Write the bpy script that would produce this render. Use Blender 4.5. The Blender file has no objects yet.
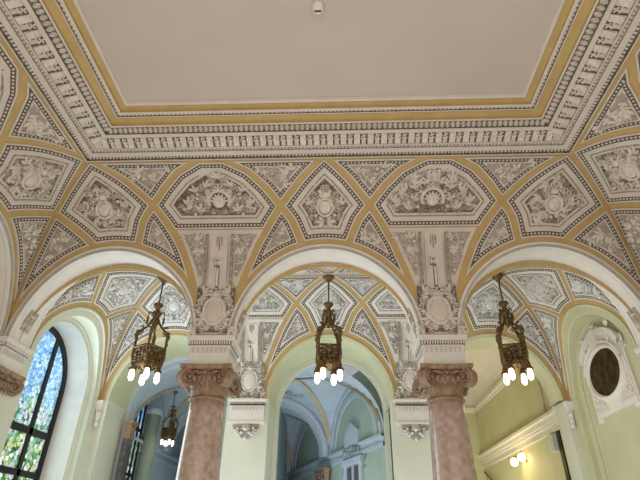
import bpy, bmesh, math, random
import numpy as np
from mathutils import Vector, geometry as G
sc = bpy.context.scene
C = sc.collection
PI = math.pi
rng = random.Random(7)

# ------------------------------------------------------------------ materials
def mat(name, color, rough=.7, var=.08, scale=6., bump=0., metal=0., spec=.35, color2=None, bscale=None):
    m = bpy.data.materials.new(name); m.use_nodes = True
    nt = m.node_tree; b = nt.nodes['Principled BSDF']
    b.inputs['Roughness'].default_value = rough; b.inputs['Metallic'].default_value = metal
    b.inputs['Specular IOR Level'].default_value = spec
    tc = nt.nodes.new('ShaderNodeTexCoord'); nz = nt.nodes.new('ShaderNodeTexNoise')
    nz.inputs['Scale'].default_value = scale; nz.inputs['Detail'].default_value = 6
    geo = nt.nodes.new('ShaderNodeNewGeometry')
    nt.links.new(geo.outputs['Position'], nz.inputs['Vector'])
    cr = nt.nodes.new('ShaderNodeValToRGB')
    c2 = color2 or [c * (1 - var) for c in color]; c1 = color if color2 else [min(1, c * (1 + var)) for c in color]
    cr.color_ramp.elements[0].position = .35; cr.color_ramp.elements[1].position = .65
    cr.color_ramp.elements[0].color = (*c2, 1); cr.color_ramp.elements[1].color = (*c1, 1)
    nt.links.new(nz.outputs['Fac'], cr.inputs['Fac']); nt.links.new(cr.outputs['Color'], b.inputs['Base Color'])
    if bump:
        bp = nt.nodes.new('ShaderNodeBump'); bp.inputs['Strength'].default_value = bump
        bp.inputs['Distance'].default_value = .02
        n2 = nt.nodes.new('ShaderNodeTexNoise'); n2.inputs['Scale'].default_value = bscale or scale * 4
        nt.links.new(geo.outputs['Position'], n2.inputs['Vector'])
        nt.links.new(n2.outputs['Fac'], bp.inputs['Height']); nt.links.new(bp.outputs['Normal'], b.inputs['Normal'])
    return m
def emit(name, color, strength):
    m = bpy.data.materials.new(name); m.use_nodes = True
    b = m.node_tree.nodes['Principled BSDF']
    b.inputs['Base Color'].default_value = (*color, 1)
    b.inputs['Emission Color'].default_value = (*color, 1); b.inputs['Emission Strength'].default_value = strength
    return m
M = dict(
    gold=mat('ochre_paint', (.52, .365, .15), .6, .06, 5),
    cream=mat('cream_plaster', (.66, .585, .515), .7, .05, 3),
    relief=mat('relief_plaster', (.72, .65, .565), .7, .12, 14, .2),
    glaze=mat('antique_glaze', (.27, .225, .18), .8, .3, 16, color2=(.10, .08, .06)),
    bead=mat('bead_plaster', (.68, .61, .53), .6, .08, 9),
    channel=mat('dark_glaze', (.13, .105, .085), .8, .25, 20),
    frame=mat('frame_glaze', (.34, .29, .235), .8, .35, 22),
    ceiling=mat('ceiling_paint', (.575, .49, .43), .8, .02, 1.2),
    white=mat('white_plaster', (.76, .72, .66), .65, .04, 4),
    green=mat('green_paint', (.57, .56, .36), .6, .05, 1.5),
    palegreen=mat('pale_green_paint', (.65, .655, .53), .6, .04, 1.5),
    shade=mat('groove_shade', (.50, .46, .42), .7, .08, 6),  # grey for white mouldings: shade of grooves and panel lines put into the colour
    marble=mat('pink_marble', (.53, .41, .345), .24, .2, 11, color2=(.38, .27, .22), spec=.6),
    capital=mat('brown_stone', (.31, .21, .135), .55, .25, 12, .3),
    brass=mat('aged_brass', (.17, .105, .045), .42, .35, 18, metal=.6),
    floor=mat('stone_floor', (.55, .50, .44), .4, .1, 2),
    black=mat('black_iron', (.012, .011, .012), .5, .2, 10),
    dark=mat('dark_canvas', (.06, .04, .018), .8, .4, 6, spec=.08),
    blue=mat('blue_plaster', (.50, .57, .62), .7, .05, 2),
    bluegrey=mat('blue_grey_relief', (.36, .40, .43), .7, .2, 12),
    tan=mat('tan_paint', (.52, .43, .28), .7, .08, 6),
    sage=mat('sage_paint', (.42, .50, .42), .6, .05, 2),
    slate=mat('slate_pilaster', (.10, .09, .085), .35, .3, 7),
    tongue=mat('shaded_tongue_plaster', (.60, .56, .51), .7, .06, 6),  # white tongues greyed, the notch shading is put into their colour
    plastic=mat('grey_plastic', (.60, .60, .58), .5, .03, 9),
    bulb=emit('lit_bulb', (1., .84, .60), 5.),
    globe=emit('lit_globe', (1., .80, .48), 6.),
)
def stained(name):
    m = bpy.data.materials.new(name); m.use_nodes = True
    nt = m.node_tree; b = nt.nodes['Principled BSDF']; L = nt.links.new
    geo = nt.nodes.new('ShaderNodeNewGeometry')
    sp = nt.nodes.new('ShaderNodeSeparateXYZ'); L(geo.outputs['Position'], sp.inputs[0])
    vo = nt.nodes.new('ShaderNodeTexVoronoi'); vo.inputs['Scale'].default_value = 11; L(geo.outputs['Position'], vo.inputs['Vector'])
    ed = nt.nodes.new('ShaderNodeTexVoronoi'); ed.feature = 'DISTANCE_TO_EDGE'; ed.inputs['Scale'].default_value = 11
    L(geo.outputs['Position'], ed.inputs['Vector'])
    nz = nt.nodes.new('ShaderNodeTexNoise'); nz.inputs['Scale'].default_value = 2.2; L(geo.outputs['Position'], nz.inputs['Vector'])
    ad = nt.nodes.new('ShaderNodeMath'); ad.operation = 'MULTIPLY_ADD'; ad.inputs[1].default_value = 1.6
    L(nz.outputs['Fac'], ad.inputs[0]); L(sp.outputs['Z'], ad.inputs[2])
    mr = nt.nodes.new('ShaderNodeMapRange'); mr.inputs['From Min'].default_value = 4.45; mr.inputs['From Max'].default_value = 5.5
    L(ad.outputs[0], mr.inputs['Value'])
    leaf = nt.nodes.new('ShaderNodeValToRGB'); e = leaf.color_ramp.elements
    e[0].color = (.015, .06, .02, 1); e[1].position = .9; e[1].color = (.75, .85, .80, 1)
    for p_, c_ in ((.3, (.08, .28, .07, 1)), (.5, (.50, .58, .28, 1)), (.65, (.60, .52, .66, 1)), (.78, (.10, .38, .22, 1))):
        n = e.new(p_); n.color = c_
    sky = nt.nodes.new('ShaderNodeValToRGB'); e = sky.color_ramp.elements
    e[0].color = (.10, .34, .80, 1); e[1].color = (.55, .82, 1., 1)
    sep = nt.nodes.new('ShaderNodeSeparateColor'); L(vo.outputs['Color'], sep.inputs[0])
    L(sep.outputs[0], leaf.inputs['Fac']); L(sep.outputs[1], sky.inputs['Fac'])
    mx = nt.nodes.new('ShaderNodeMix'); mx.data_type = 'RGBA'
    L(mr.outputs[0], mx.inputs['Factor']); L(leaf.outputs['Color'], mx.inputs['A']); L(sky.outputs['Color'], mx.inputs['B'])
    gt = nt.nodes.new('ShaderNodeMath'); gt.operation = 'GREATER_THAN'; gt.inputs[1].default_value = .03
    L(ed.outputs['Distance'], gt.inputs[0])
    mu = nt.nodes.new('ShaderNodeMix'); mu.data_type = 'RGBA'; mu.inputs['A'].default_value = (.02, .03, .03, 1)
    L(gt.outputs[0], mu.inputs['Factor']); L(mx.outputs['Result'], mu.inputs['B'])
    L(mu.outputs['Result'], b.inputs['Base Color']); L(mu.outputs['Result'], b.inputs['Emission Color'])
    b.inputs['Emission Strength'].default_value = .68; b.inputs['Roughness'].default_value = .2
    return m
M['glass'] = stained('stained_glass')

# ------------------------------------------------------------------ mesh builder
class MB:
    def __init__(s): s.v = []; s.f = []; s.mi = []; s.sm = []; s.n = 0
    def add(s, v, f, mi=0, smooth=False):
        v = np.asarray(v, float).reshape(-1, 3); k = s.n
        s.v.append(v); s.n += len(v)
        s.f += [tuple(i + k for i in q) for q in f]; s.mi += [mi] * len(f); s.sm += [smooth] * len(f)
        return s
    def build(s, name, mats, parent=None, loc=None):
        if not isinstance(mats, (list, tuple)): mats = [mats]
        v = np.concatenate(s.v) if s.v else np.zeros((0, 3))
        base = np.array(WLOC.get(parent.name, (0, 0, 0))) if parent is not None else np.array(loc if loc is not None else (0, 0, 0))
        me = bpy.data.meshes.new(name); me.from_pydata((v - base).tolist(), [], s.f)
        for m in mats: me.materials.append(M[m])
        me.polygons.foreach_set('material_index', s.mi); me.polygons.foreach_set('use_smooth', s.sm)
        me.update()
        o = bpy.data.objects.new(name, me); C.objects.link(o)
        if parent is not None:
            o.parent = parent; WLOC[o.name] = tuple(base)
        else:
            o.location = base; WLOC[o.name] = tuple(base)
        return o
WLOC = {}
def thing(name, label, cat, loc, group=None):
    o = bpy.data.objects.new(name, None); o.empty_display_size = .1; C.objects.link(o)
    o.location = loc; o['label'] = label; o['category'] = cat; WLOC[o.name] = tuple(loc)
    if group: o['group'] = group
    return o
def tag(o, label, cat, group=None):
    o['label'] = label; o['category'] = cat
    if group: o['group'] = group
    return o
def struct(name, mb, mats, label=None):
    o = mb.build(name, mats); o['kind'] = 'structure'
    if label: o['label'] = label; o['category'] = name.split('_')[0]
    return o
def copy_thing(o, loc, label, group=None):
    c = o.copy(); C.objects.link(c); c.location = loc; c['label'] = label
    for ch in list(o.children):
        d = ch.copy(); C.objects.link(d); d.parent = c
        for g in list(ch.children):
            e = g.copy(); C.objects.link(e); e.parent = d
    return c
# basic solids
def box(mb, a, b, mi=0):
    x0, y0, z0 = a; x1, y1, z1 = b
    v = [(x0,y0,z0),(x1,y0,z0),(x1,y1,z0),(x0,y1,z0),(x0,y0,z1),(x1,y0,z1),(x1,y1,z1),(x0,y1,z1)]
    mb.add(v, [(0,3,2,1),(4,5,6,7),(0,1,5,4),(1,2,6,5),(2,3,7,6),(3,0,4,7)], mi)
def lathe(mb, c, prof, n=32, mi=0, smooth=True):
    a = np.arange(n) * 2 * PI / n
    v = np.concatenate([np.stack([c[0] + r * np.cos(a), c[1] + r * np.sin(a), np.full(n, c[2] + z)], 1) for r, z in prof])
    f = [(i*n+j, i*n+(j+1) % n, (i+1)*n+(j+1) % n, (i+1)*n+j) for i in range(len(prof)-1) for j in range(n)]
    f += [tuple(range(n))[::-1], tuple(range((len(prof)-1)*n, len(prof)*n))]
    mb.add(v, f, mi, smooth)
def tube(mb, pts, r, n=6, mi=0):
    P = np.asarray(pts, float); m = len(P); r = np.broadcast_to(np.asarray(r, float), (m,))
    T = np.gradient(P, axis=0); T /= np.linalg.norm(T, axis=1)[:, None] + 1e-9
    ref = np.array([0, 0, 1.]) if abs(T[0][2]) < .9 else np.array([1., 0, 0])
    N = np.cross(T, ref); N /= np.linalg.norm(N, axis=1)[:, None] + 1e-9
    B = np.cross(T, N); a = np.arange(n) * 2 * PI / n
    v = (P[:, None] + r[:, None, None] * (np.cos(a)[None, :, None] * N[:, None] + np.sin(a)[None, :, None] * B[:, None])).reshape(-1, 3)
    f = [(i*n+j, i*n+(j+1) % n, (i+1)*n+(j+1) % n, (i+1)*n+j) for i in range(m-1) for j in range(n)]
    f += [tuple(range(n))[::-1], tuple(range((m-1)*n, m*n))]
    mb.add(v, f, mi, True)
def ball(mb, c, r, n=10, mi=0, sz=1.):
    lathe(mb, c, [(max(1e-3, r*math.sin(t)), -r*sz*math.cos(t)) for t in np.linspace(0.02, PI-.02, max(6, n//2+2))], n, mi)

# ------------------------------------------------------------------ 2-D work on a developable surface
class Face:
    """cove: (u along the wall, s arc length up the profile, h off the surface)"""
    def __init__(s, origin, udir, ndir, prof):
        s.o = np.array(origin, float); s.ud = np.array(udir, float); s.nd = np.array(ndir, float)
        s.po, s.pz = prof; d = np.hypot(np.diff(s.po), np.diff(s.pz)); s.ps = np.concatenate([[0], np.cumsum(d)]); s.S = s.ps[-1]
        s.to = np.gradient(s.po, s.ps); s.tz = np.gradient(s.pz, s.ps)
    def off(s, t): return np.interp(t, s.ps, s.po)
    def z(s, t): return np.interp(t, s.ps, s.pz)
    def s_of_z(s, z): return np.interp(z, s.pz, s.ps)
    def map(s, a):
        a = np.asarray(a, float).reshape(-1, 3); t = a[:, 1]
        o = np.interp(t, s.ps, s.po); z = np.interp(t, s.ps, s.pz) + np.minimum(t, 0)
        to = np.interp(t, s.ps, s.to); tz = np.interp(t, s.ps, s.tz)
        return s.o + a[:, :1] * s.ud + (o + a[:, 2] * tz)[:, None] * s.nd + np.stack([0*z, 0*z, z - a[:, 2] * to], 1)
class Flat:
    def __init__(s, origin, udir, vdir, ndir): s.o, s.u, s.v, s.n = [np.array(q, float) for q in (origin, udir, vdir, ndir)]
    def map(s, a):
        a = np.asarray(a, float).reshape(-1, 3); return s.o + a[:, :1]*s.u + a[:, 1:2]*s.v + a[:, 2:]*s.n
class Soffit:
    """inside of an arch: u = depth along the axis, s = arc length from the right springing, h = towards the centre"""
    def __init__(s, c, R, xdir, adir): s.c = np.array(c, float); s.R = R; s.x = np.array(xdir, float); s.a = np.array(adir, float)
    def map(s, a):
        a = np.asarray(a, float).reshape(-1, 3); t = a[:, 1] / s.R; r = s.R - a[:, 2]
        return s.c + (r*np.cos(t))[:, None]*s.x + a[:, :1]*s.a + (r*np.sin(t))[:, None]*np.array([0, 0, 1.])

def area(P): x, y = P[:, 0], P[:, 1]; return .5*np.sum(x*np.roll(y, -1) - y*np.roll(x, -1))
def resample(P, step):
    P = np.asarray(P, float)
    if area(P) < 0: P = P[::-1]
    out = []
    for a, b in zip(P, np.roll(P, -1, 0)):
        L = np.hypot(*(b-a))
        if L < 1e-6: continue
        k = max(1, int(math.ceil(L/step))); out += [a + (b-a)*i/k for i in range(k)]
    return np.array(out)
def dist_poly(Q, P):
    a = P; b = np.roll(P, -1, 0); d = b-a; L2 = (d**2).sum(1) + 1e-12
    t = np.clip(((Q[:, None]-a)*d).sum(2)/L2, 0, 1)
    return np.sqrt((((Q[:, None]-a-t[..., None]*d)**2).sum(2)).min(1))
def inside(Q, P):
    x, y = Q[:, 0][:, None], Q[:, 1][:, None]; a = P; b = np.roll(P, -1, 0)
    c = (a[:, 1] > y) != (b[:, 1] > y)
    xi = a[:, 0] + (y-a[:, 1])*(b[:, 0]-a[:, 0])/(b[:, 1]-a[:, 1]+1e-15)
    return (np.sum(c & (x < xi), 1) % 2) == 1
def inset(P, d, step=.035):
    P = resample(P, step); e = np.roll(P, -1, 0)-P; n = np.stack([-e[:, 1], e[:, 0]], 1); n /= np.linalg.norm(n, axis=1)[:, None]+1e-12
    mid = (P+np.roll(P, -1, 0))/2
    q = np.stack([P + n*d, mid + n*d, np.roll(P, -1, 0) + n*d], 1).reshape(-1, 2)
    ok = (dist_poly(q, P) > d*.985) & inside(q, P)
    q = q[ok]
    if len(q) < 3: return q
    keep = [0]
    for i in range(1, len(q)):
        if np.hypot(*(q[i]-q[keep[-1]])) > step*.3: keep.append(i)
    return q[keep]
def plate(mb, face, P, h, base=0., mi=0, grid=.16):
    if len(P) < 3: return
    P = np.asarray(P, float)
    if area(P) < 0: P = P[::-1]
    lo, hi = P.min(0), P.max(0)
    gx, gy = np.meshgrid(np.arange(lo[0]+grid/2, hi[0], grid*2), np.arange(lo[1]+grid/2, hi[1], grid))
    g = np.stack([gx.ravel(), gy.ravel()], 1)
    if len(g): g = g[inside(g, P)]
    if len(g): g = g[dist_poly(g, P) > .03]
    n = len(P); V = np.concatenate([P, g]) if len(g) else P
    r = G.delaunay_2d_cdt([Vector(q) for q in V], [(i, (i+1) % n) for i in range(n)], [list(range(n))], 1, 1e-6)
    vv = np.array([(q[0], q[1], h) for q in r[0]])
    mb.add(face.map(vv), [tuple(f) for f in r[2]], mi)
    if h > base:
        a = np.column_stack([P, np.full(n, h)]); b = np.column_stack([P, np.full(n, base)])
        mb.add(face.map(np.concatenate([a, b])), [(i, n+i, n+(i+1) % n, (i+1) % n) for i in range(n)], mi)
def beads(mb, face, P, sp, r, h, mi=1, alt=True):
    Q = resample(P, .01); d = np.concatenate([[0], np.cumsum(np.hypot(*np.diff(np.vstack([Q, Q[:1]]), axis=0).T))])
    n = max(3, int(d[-1]/sp)); t = np.arange(n)*d[-1]/n; Qc = np.vstack([Q, Q[:1]])
    c = np.stack([np.interp(t, d, Qc[:, 0]), np.interp(t, d, Qc[:, 1])], 1)
    tn = np.stack([np.interp(t+.01, d, Qc[:, 0]), np.interp(t+.01, d, Qc[:, 1])], 1)-c
    tn /= np.linalg.norm(tn, axis=1)[:, None]+1e-9
    domes(mb, face, c, tn, r, r*.95, h, mi)
def domes(mb, face, c, tn, ra, rb, h, mi=1, k=6):
    a = np.arange(k)*2*PI/k; ring = np.stack([np.cos(a), np.sin(a)], 1)
    T = np.concatenate([np.column_stack([ring, np.zeros(k)]), np.column_stack([ring*.72, np.full(k, .7)]), [[0, 0, 1.]]])
    nn = np.stack([-tn[:, 1], tn[:, 0]], 1); m = len(c)
    p = c[:, None] + T[None, :, :1]*ra*tn[:, None] + T[None, :, 1:2]*rb*nn[:, None]
    V = np.concatenate([p, np.broadcast_to(h + T[None, :, 2:]*rb*.8, (m, 2*k+1, 1))], 2).reshape(-1, 3)
    F = [(j, (j+1) % k, k+(j+1) % k, k+j) for j in range(k)] + [(k+j, k+(j+1) % k, 2*k) for j in range(k)]
    mb.add(face.map(V), [tuple(q+i*(2*k+1) for q in f) for i in range(m) for f in F], mi, True)
# ornament pieces (u, s, h) ------------------------------------------------------
LEAF = np.array([(0,0,0),(.22,.30,.05),(.55,.5,.1),(.85,.30,.15),(1.05,0,.1),(.85,-.30,.15),(.55,-.5,.1),(.22,-.30,.05),(.18,0,.5),(.5,0,1.),(.82,0,.75)])
LEAF_F = [(0,8,1),(1,8,9,2),(2,9,10,3),(3,10,4),(4,10,5),(5,10,9,6),(6,9,8,7),(7,8,0)]
def leaf(mb, face, x, y, ang, ln, w, h, h0, curl=0., mi=1):
    t = LEAF.copy(); a = ang + curl*t[:, 0]
    px = t[:, 0]*ln; py = t[:, 1]*w
    V = np.stack([x + px*np.cos(a) - py*np.sin(a), y + px*np.sin(a) + py*np.cos(a), h0 + t[:, 2]*h], 1)
    mb.add(face.map(V), LEAF_F, mi, True)
def scroll(mb, face, x, y, R, ang, ch, h, h0, turns=1.35, mi=1, n=16):
    t = np.linspace(0, 1, n); th = ang + ch*t*turns*2*PI; r = R*(1-.78*t); w = R*(.30-.14*t)
    c = np.stack([x+r*np.cos(th), y+r*np.sin(th)], 1); d = np.stack([np.cos(th), np.sin(th)], 1)
    V = np.concatenate([np.column_stack([c-d*w[:, None]*.5, np.full(n, h0)]), np.column_stack([c, h0+h*(.75+.25*t)]), np.column_stack([c+d*w[:, None]*.5, np.full(n, h0)])])
    F = [(k*n+i, k*n+i+1, (k+1)*n+i+1, (k+1)*n+i) for k in range(2) for i in range(n-1)]
    mb.add(face.map(V), F, mi, True)
    domes(mb, face, np.array([[x, y]]), np.array([[1., 0]]), R*.24, R*.24, h0, mi)
def boss(mb, face, x, y, rx, ry, h, h0, mi=1, n=18):
    a = np.arange(n)*2*PI/n; V = []
    for k, (q, hh) in enumerate(((1, 0), (.97, .5), (.8, .8), (.5, .95), (.15, 1))): V.append(np.stack([x+rx*q*np.cos(a), y+ry*q*np.sin(a), np.full(n, h0+h*hh)], 1))
    F = [(k*n+i, k*n+(i+1) % n, (k+1)*n+(i+1) % n, (k+1)*n+i) for k in range(4) for i in range(n)] + [tuple(range(4*n, 5*n))]
    mb.add(face.map(np.concatenate(V)), F, mi, True)
def ringo(mb, face, x, y, rx, ry, w, h, h0, mi=1, n=24, a0=0, a1=2*PI):
    a = np.linspace(a0, a1, n+1); V = []
    for q, hh in ((-w/2, 0), (-w/4, h), (w/4, h), (w/2, 0)): V.append(np.stack([x+(rx+q)*np.cos(a), y+(ry+q)*np.sin(a), np.full(n+1, h0+hh)], 1))
    F = [(k*(n+1)+i, k*(n+1)+i+1, (k+1)*(n+1)+i+1, (k+1)*(n+1)+i) for k in range(3) for i in range(n)]
    mb.add(face.map(np.concatenate(V)), F, mi, True)
def shell(mb, face, x, y, R, h, h0, mi=1, n=9):
    for i in range(n): leaf(mb, face, x, y, PI*(.02+.96*i/(n-1)), R, R*.28, h, h0, 0, mi)
    boss(mb, face, x, y, R*.3, R*.3, h*1.2, h0, mi)
def foliage(mb, face, P, h0, hh, sp, seed, sym=None, hole=None, mi=1, swirl=None, big=1.):
    R = random.Random(seed); P = np.asarray(P)
    if len(P) < 3: return
    lo, hi = P.min(0), P.max(0); pts = []; y = lo[1]; row = 0
    while y < hi[1]:
        x = lo[0] + (row % 2)*sp*.5
        while x < hi[0]:
            pts.append((x+R.uniform(-.3, .3)*sp, y+R.uniform(-.3, .3)*sp)); x += sp
        y += sp*.86; row += 1
    pts = np.array(pts)
    if not len(pts): return
    k = inside(pts, P) & (dist_poly(pts, P) > sp*.22)
    if sym is not None: k &= pts[:, 0] > sym + sp*.2
    if hole: k &= ((pts[:, 0]-hole[0])/hole[2])**2 + ((pts[:, 1]-hole[1])/hole[3])**2 > 1
    pts = pts[k]; cx, cy = (hole[:2] if hole else P.mean(0))
    for (x, y) in pts:
        both = [(1, x)] if sym is None else [(1, x), (-1, 2*sym-x)]
        q = R.random(); a = math.atan2(y-cy, x-cx) + PI/2*R.choice((.4, 1, 1.6)) + R.uniform(-.5, .5)
        hs = hh*R.uniform(.7, 1.15); ch = R.choice((-1, 1)); ln = sp*R.uniform(.8, 1.35)*big; cu = R.uniform(-1.2, 1.2)
        for sg, xx in both:
            aa = a if sg > 0 else PI-a
            if q < .36: scroll(mb, face, xx, y, sp*.52*big, aa, ch*sg, hs, h0, mi=mi)
            elif q < .85:
                for dd in (-.75, 0, .75): leaf(mb, face, xx, y, aa+dd*sg, ln*(.8 if dd else 1), ln*.34, hs, h0, cu*sg*.6, mi)
            else: boss(mb, face, xx, y, sp*.26, sp*.26, hs*1.1, h0, mi, 10)
# ------------------------------------------------------------------ stucco panel
def panel(label, group, face, region, seed, ins=.06, kind='big', center=None, sym=None, sp=.125, cat='stucco panel', name='stucco_panel'):
    p0 = inset(region, ins)
    cu = p0.mean(0); loc = face.map([(cu[0], cu[1], 0)])[0]
    t = thing(name, label, cat, loc, group)
    cm = 'white' if getattr(face, 'pale', False) else 'cream'
    a = MB(); plate(a, face, p0, .022, -.01); a.build('border', cm, t)
    p1 = inset(p0, .03); bw = .075 if kind == 'big' else .068
    p2 = inset(p0, .03+bw)
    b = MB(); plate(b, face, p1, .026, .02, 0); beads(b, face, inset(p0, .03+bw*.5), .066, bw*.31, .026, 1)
    b.build('beaded_border', ['channel', 'bead'], t)
    if len(p2) < 3: return t
    g = MB(); plate(g, face, p2, .034, .02); g.build('field', cm, t)
    if kind == 'big':
        p3 = inset(p2, .085); p3b = inset(p2, .115); p4 = inset(p2, .155)
        if len(p3) > 3:
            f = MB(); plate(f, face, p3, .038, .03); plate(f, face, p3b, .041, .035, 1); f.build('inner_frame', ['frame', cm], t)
    else: p4 = inset(p2, .035)
    if len(p4) > 3:
        r = MB()
        plate(r, face, p4, .044, .03, 2 if kind != 'big' else 0)
        c = p4.mean(0); hole = None
        if center == 'shield':
            x = sym if sym is not None else c[0]; y = c[1]-.04
            hole = (x, y, .17, .19)
            boss(r, face, x, y, .115, .13, .05, .042); ringo(r, face, x, y, .145, .165, .05, .05, .042)
            boss(r, face, x, y+.26, .07, .06, .06, .042)
        elif center == 'crown':
            x = sym; y = c[1]-.06
            hole = (x, y+.02, .26, .25)
            boss(r, face, x, y-.02, .12, .12, .07, .042); ringo(r, face, x, y, .20, .20, .07, .06, .042, a0=-.5, a1=PI+.5)
            for i in range(7): leaf(r, face, x, y-.02, PI*(.05+.9*i/6), .17, .06, .05, .05)
            shell(r, face, x, y+.22, .14, .05, .042, n=5)
        foliage(r, face, p4, .044, .022, sp*.62, seed+500, sym, hole and (hole[0], hole[1], hole[2]*.75, hole[3]*.75), 3, big=1.25)
        foliage(r, face, p4, .048, .055, sp, seed, sym, hole, big=1.2)
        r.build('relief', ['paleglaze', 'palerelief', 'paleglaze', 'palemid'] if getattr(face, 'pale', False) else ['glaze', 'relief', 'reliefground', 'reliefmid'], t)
    return t
M['paleglaze'] = mat('pale_glaze', (.42, .395, .365), .8, .2, 16, color2=(.22, .20, .18))
M['palemid'] = mat('pale_relief_mid', (.60, .575, .54), .7, .14, 14)
M['palerelief'] = mat('pale_relief', (.76, .735, .70), .7, .1, 14, .2)
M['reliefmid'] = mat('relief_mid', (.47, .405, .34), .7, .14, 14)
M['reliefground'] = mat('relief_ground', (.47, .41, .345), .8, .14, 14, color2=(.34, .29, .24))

# ------------------------------------------------------------------ rib pattern on a cove
DS = np.array([0, .4, .86, 1.30, 1.79, 2.15, 2.51, 3.04, 3.45, 3.51]); DC = np.array([.26, .30, .40, .55, .745, .945, 1.17, 1.58, 1.95, 2.015])
AS = np.array([1.2, 1.6, 1.78, 2.22, 2.51, 2.88, 3.20, 3.41, 3.51]); AC = np.array([1.66, 1.62, 1.57, 1.39, 1.17, .89, .59, .24, .08])
class Bay:
    def __init__(s, face, u0, W, zs, R, mit=(False, False), shift=0.):
        s.f = face; s.u0 = u0; s.W = W; s.zs = zs; s.R = R; s.mit = mit; s.k = face.S/3.51; s.shift = shift
    def side(s, i):
        k = s.k; f = s.f
        if not s.mit[i]:
            sh = s.shift if s.mit[1-i] else 0
            uD = lambda t: 2.015 - np.interp(t/k, DS, DC) - sh*(t/f.S)**4
            xA = .15 if sh else 0.; uA = lambda t: 2.015 - np.interp(t/k, AS, AC) - xA*np.clip((t/k-1.7)/.7, 0, 1); scx = 2.51*k
            if sh:
                g = np.linspace(2.2*k, 2.7*k, 200); scx = g[np.argmin(np.abs(uD(g)-uA(g)))]
        else:
            W = s.W; uD = lambda t: W - f.off(t); scx = 2.42*k; e = uD(scx)
            def uA(t):
                x = (t-1.8*k)/(scx-1.8*k); return .46 + (e-.46)*np.where(x > 0, np.abs(x)**1.12, x)
        return uD, uA, scx
    def archu(s, t):
        dz = s.f.z(t)-s.zs; return np.sqrt(max(0, s.R**2-dz**2)) if dz < s.R else -1
    def meet(s, fn, s0):
        t = s0
        while t > .02 and fn(t) > s.archu(t): t -= .01
        return t
    def arc(s, t0, t1, n=24):
        th = lambda t: PI/2 if t is None else math.asin(min(1, max(0, (s.f.z(t)-s.zs)/s.R)))
        a = np.linspace(th(t0), th(t1), n); return np.stack([s.R*np.cos(a), s.f.s_of_z(s.zs+s.R*np.sin(a))], 1)
    def half_pent(s, i, top=None):
        uD, uA, c = s.side(i); m = s.meet(uA, c); top = s.f.S-.01
        a = np.linspace(top, c, 24); b = np.linspace(c, m, 16)[1:]
        return np.concatenate([np.stack([uD(a), a], 1), np.stack([uA(b), b], 1), s.arc(m, None)])
    def place(s, P, i): P = np.array(P); P[:, 0] = s.u0 + (P[:, 0] if i else -P[:, 0]); return P
    def pentagon(s):
        r = s.place(s.half_pent(1), 1); l = s.place(s.half_pent(0), 0)
        return np.concatenate([r, l[::-1]])
    def low_tri(s, i):
        uD, uA, c = s.side(i); mD = s.meet(uD, c-.05); mA = s.meet(uA, c)
        a = np.linspace(c, mD, 24); b = np.linspace(mA, c, 16)[1:-1]
        return s.place(np.concatenate([np.stack([uD(a), a], 1), s.arc(mD, mA)[1:], np.stack([uA(b), b], 1)]), i)
    def top_tri(s, i, cut=.0):
        uD, uA, c = s.side(i); top = s.f.S-.0-cut
        a = np.linspace(c, top, 24)
        return s.place(np.concatenate([np.stack([uD(a), a], 1), np.stack([uA(a), a], 1)[::-1][:-1]]), i)
    def base(s, Rh):
        """gold wall surface of the bay with the arch cut out"""
        a = np.linspace(0, PI, 48)
        ar = np.stack([Rh*np.cos(a), s.f.s_of_z(s.zs+Rh*np.sin(a))], 1); t = np.linspace(0, s.f.S, 40)
        r = np.stack([(s.W-s.f.off(t)) if s.mit[1] else np.full(40, 2.015), t], 1)
        l = np.stack([-((s.W-s.f.off(t)) if s.mit[0] else np.full(40, 2.015)), t], 1)
        P = np.concatenate([ar[::-1], r, l[::-1]]); P[:, 0] += s.u0
        return P
def hexagon(face, uc, wide=(0, 0)):
    """panel over a column; wide marks the side that faces a corner bay"""
    k = face.S/3.51; out = []
    for sd in (1, 0):
        sh, xA = (.32, .15) if wide[sd] else (0, 0.)
        fD = lambda t: np.interp(t/k, DS, DC) + sh*(t/face.S)**4
        fA = lambda t: np.interp(t/k, AS, AC) + xA*np.clip((t/k-1.7)/.7, 0, 1)
        g = np.linspace(2.3*k, 2.8*k, 200); c = g[np.argmin(np.abs(fD(g)-fA(g)))]
        d = np.linspace(2.02*k, c, 10); a = np.linspace(c, 3.46*k, 24)
        r = np.concatenate([np.stack([fD(d), d], 1), np.stack([fA(a), a], 1)[1:]])
        if not sd: r = r[::-1]*np.array([-1, 1])
        out.append(r)
    P = np.concatenate(out); P[:, 0] += uc
    return P
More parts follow.
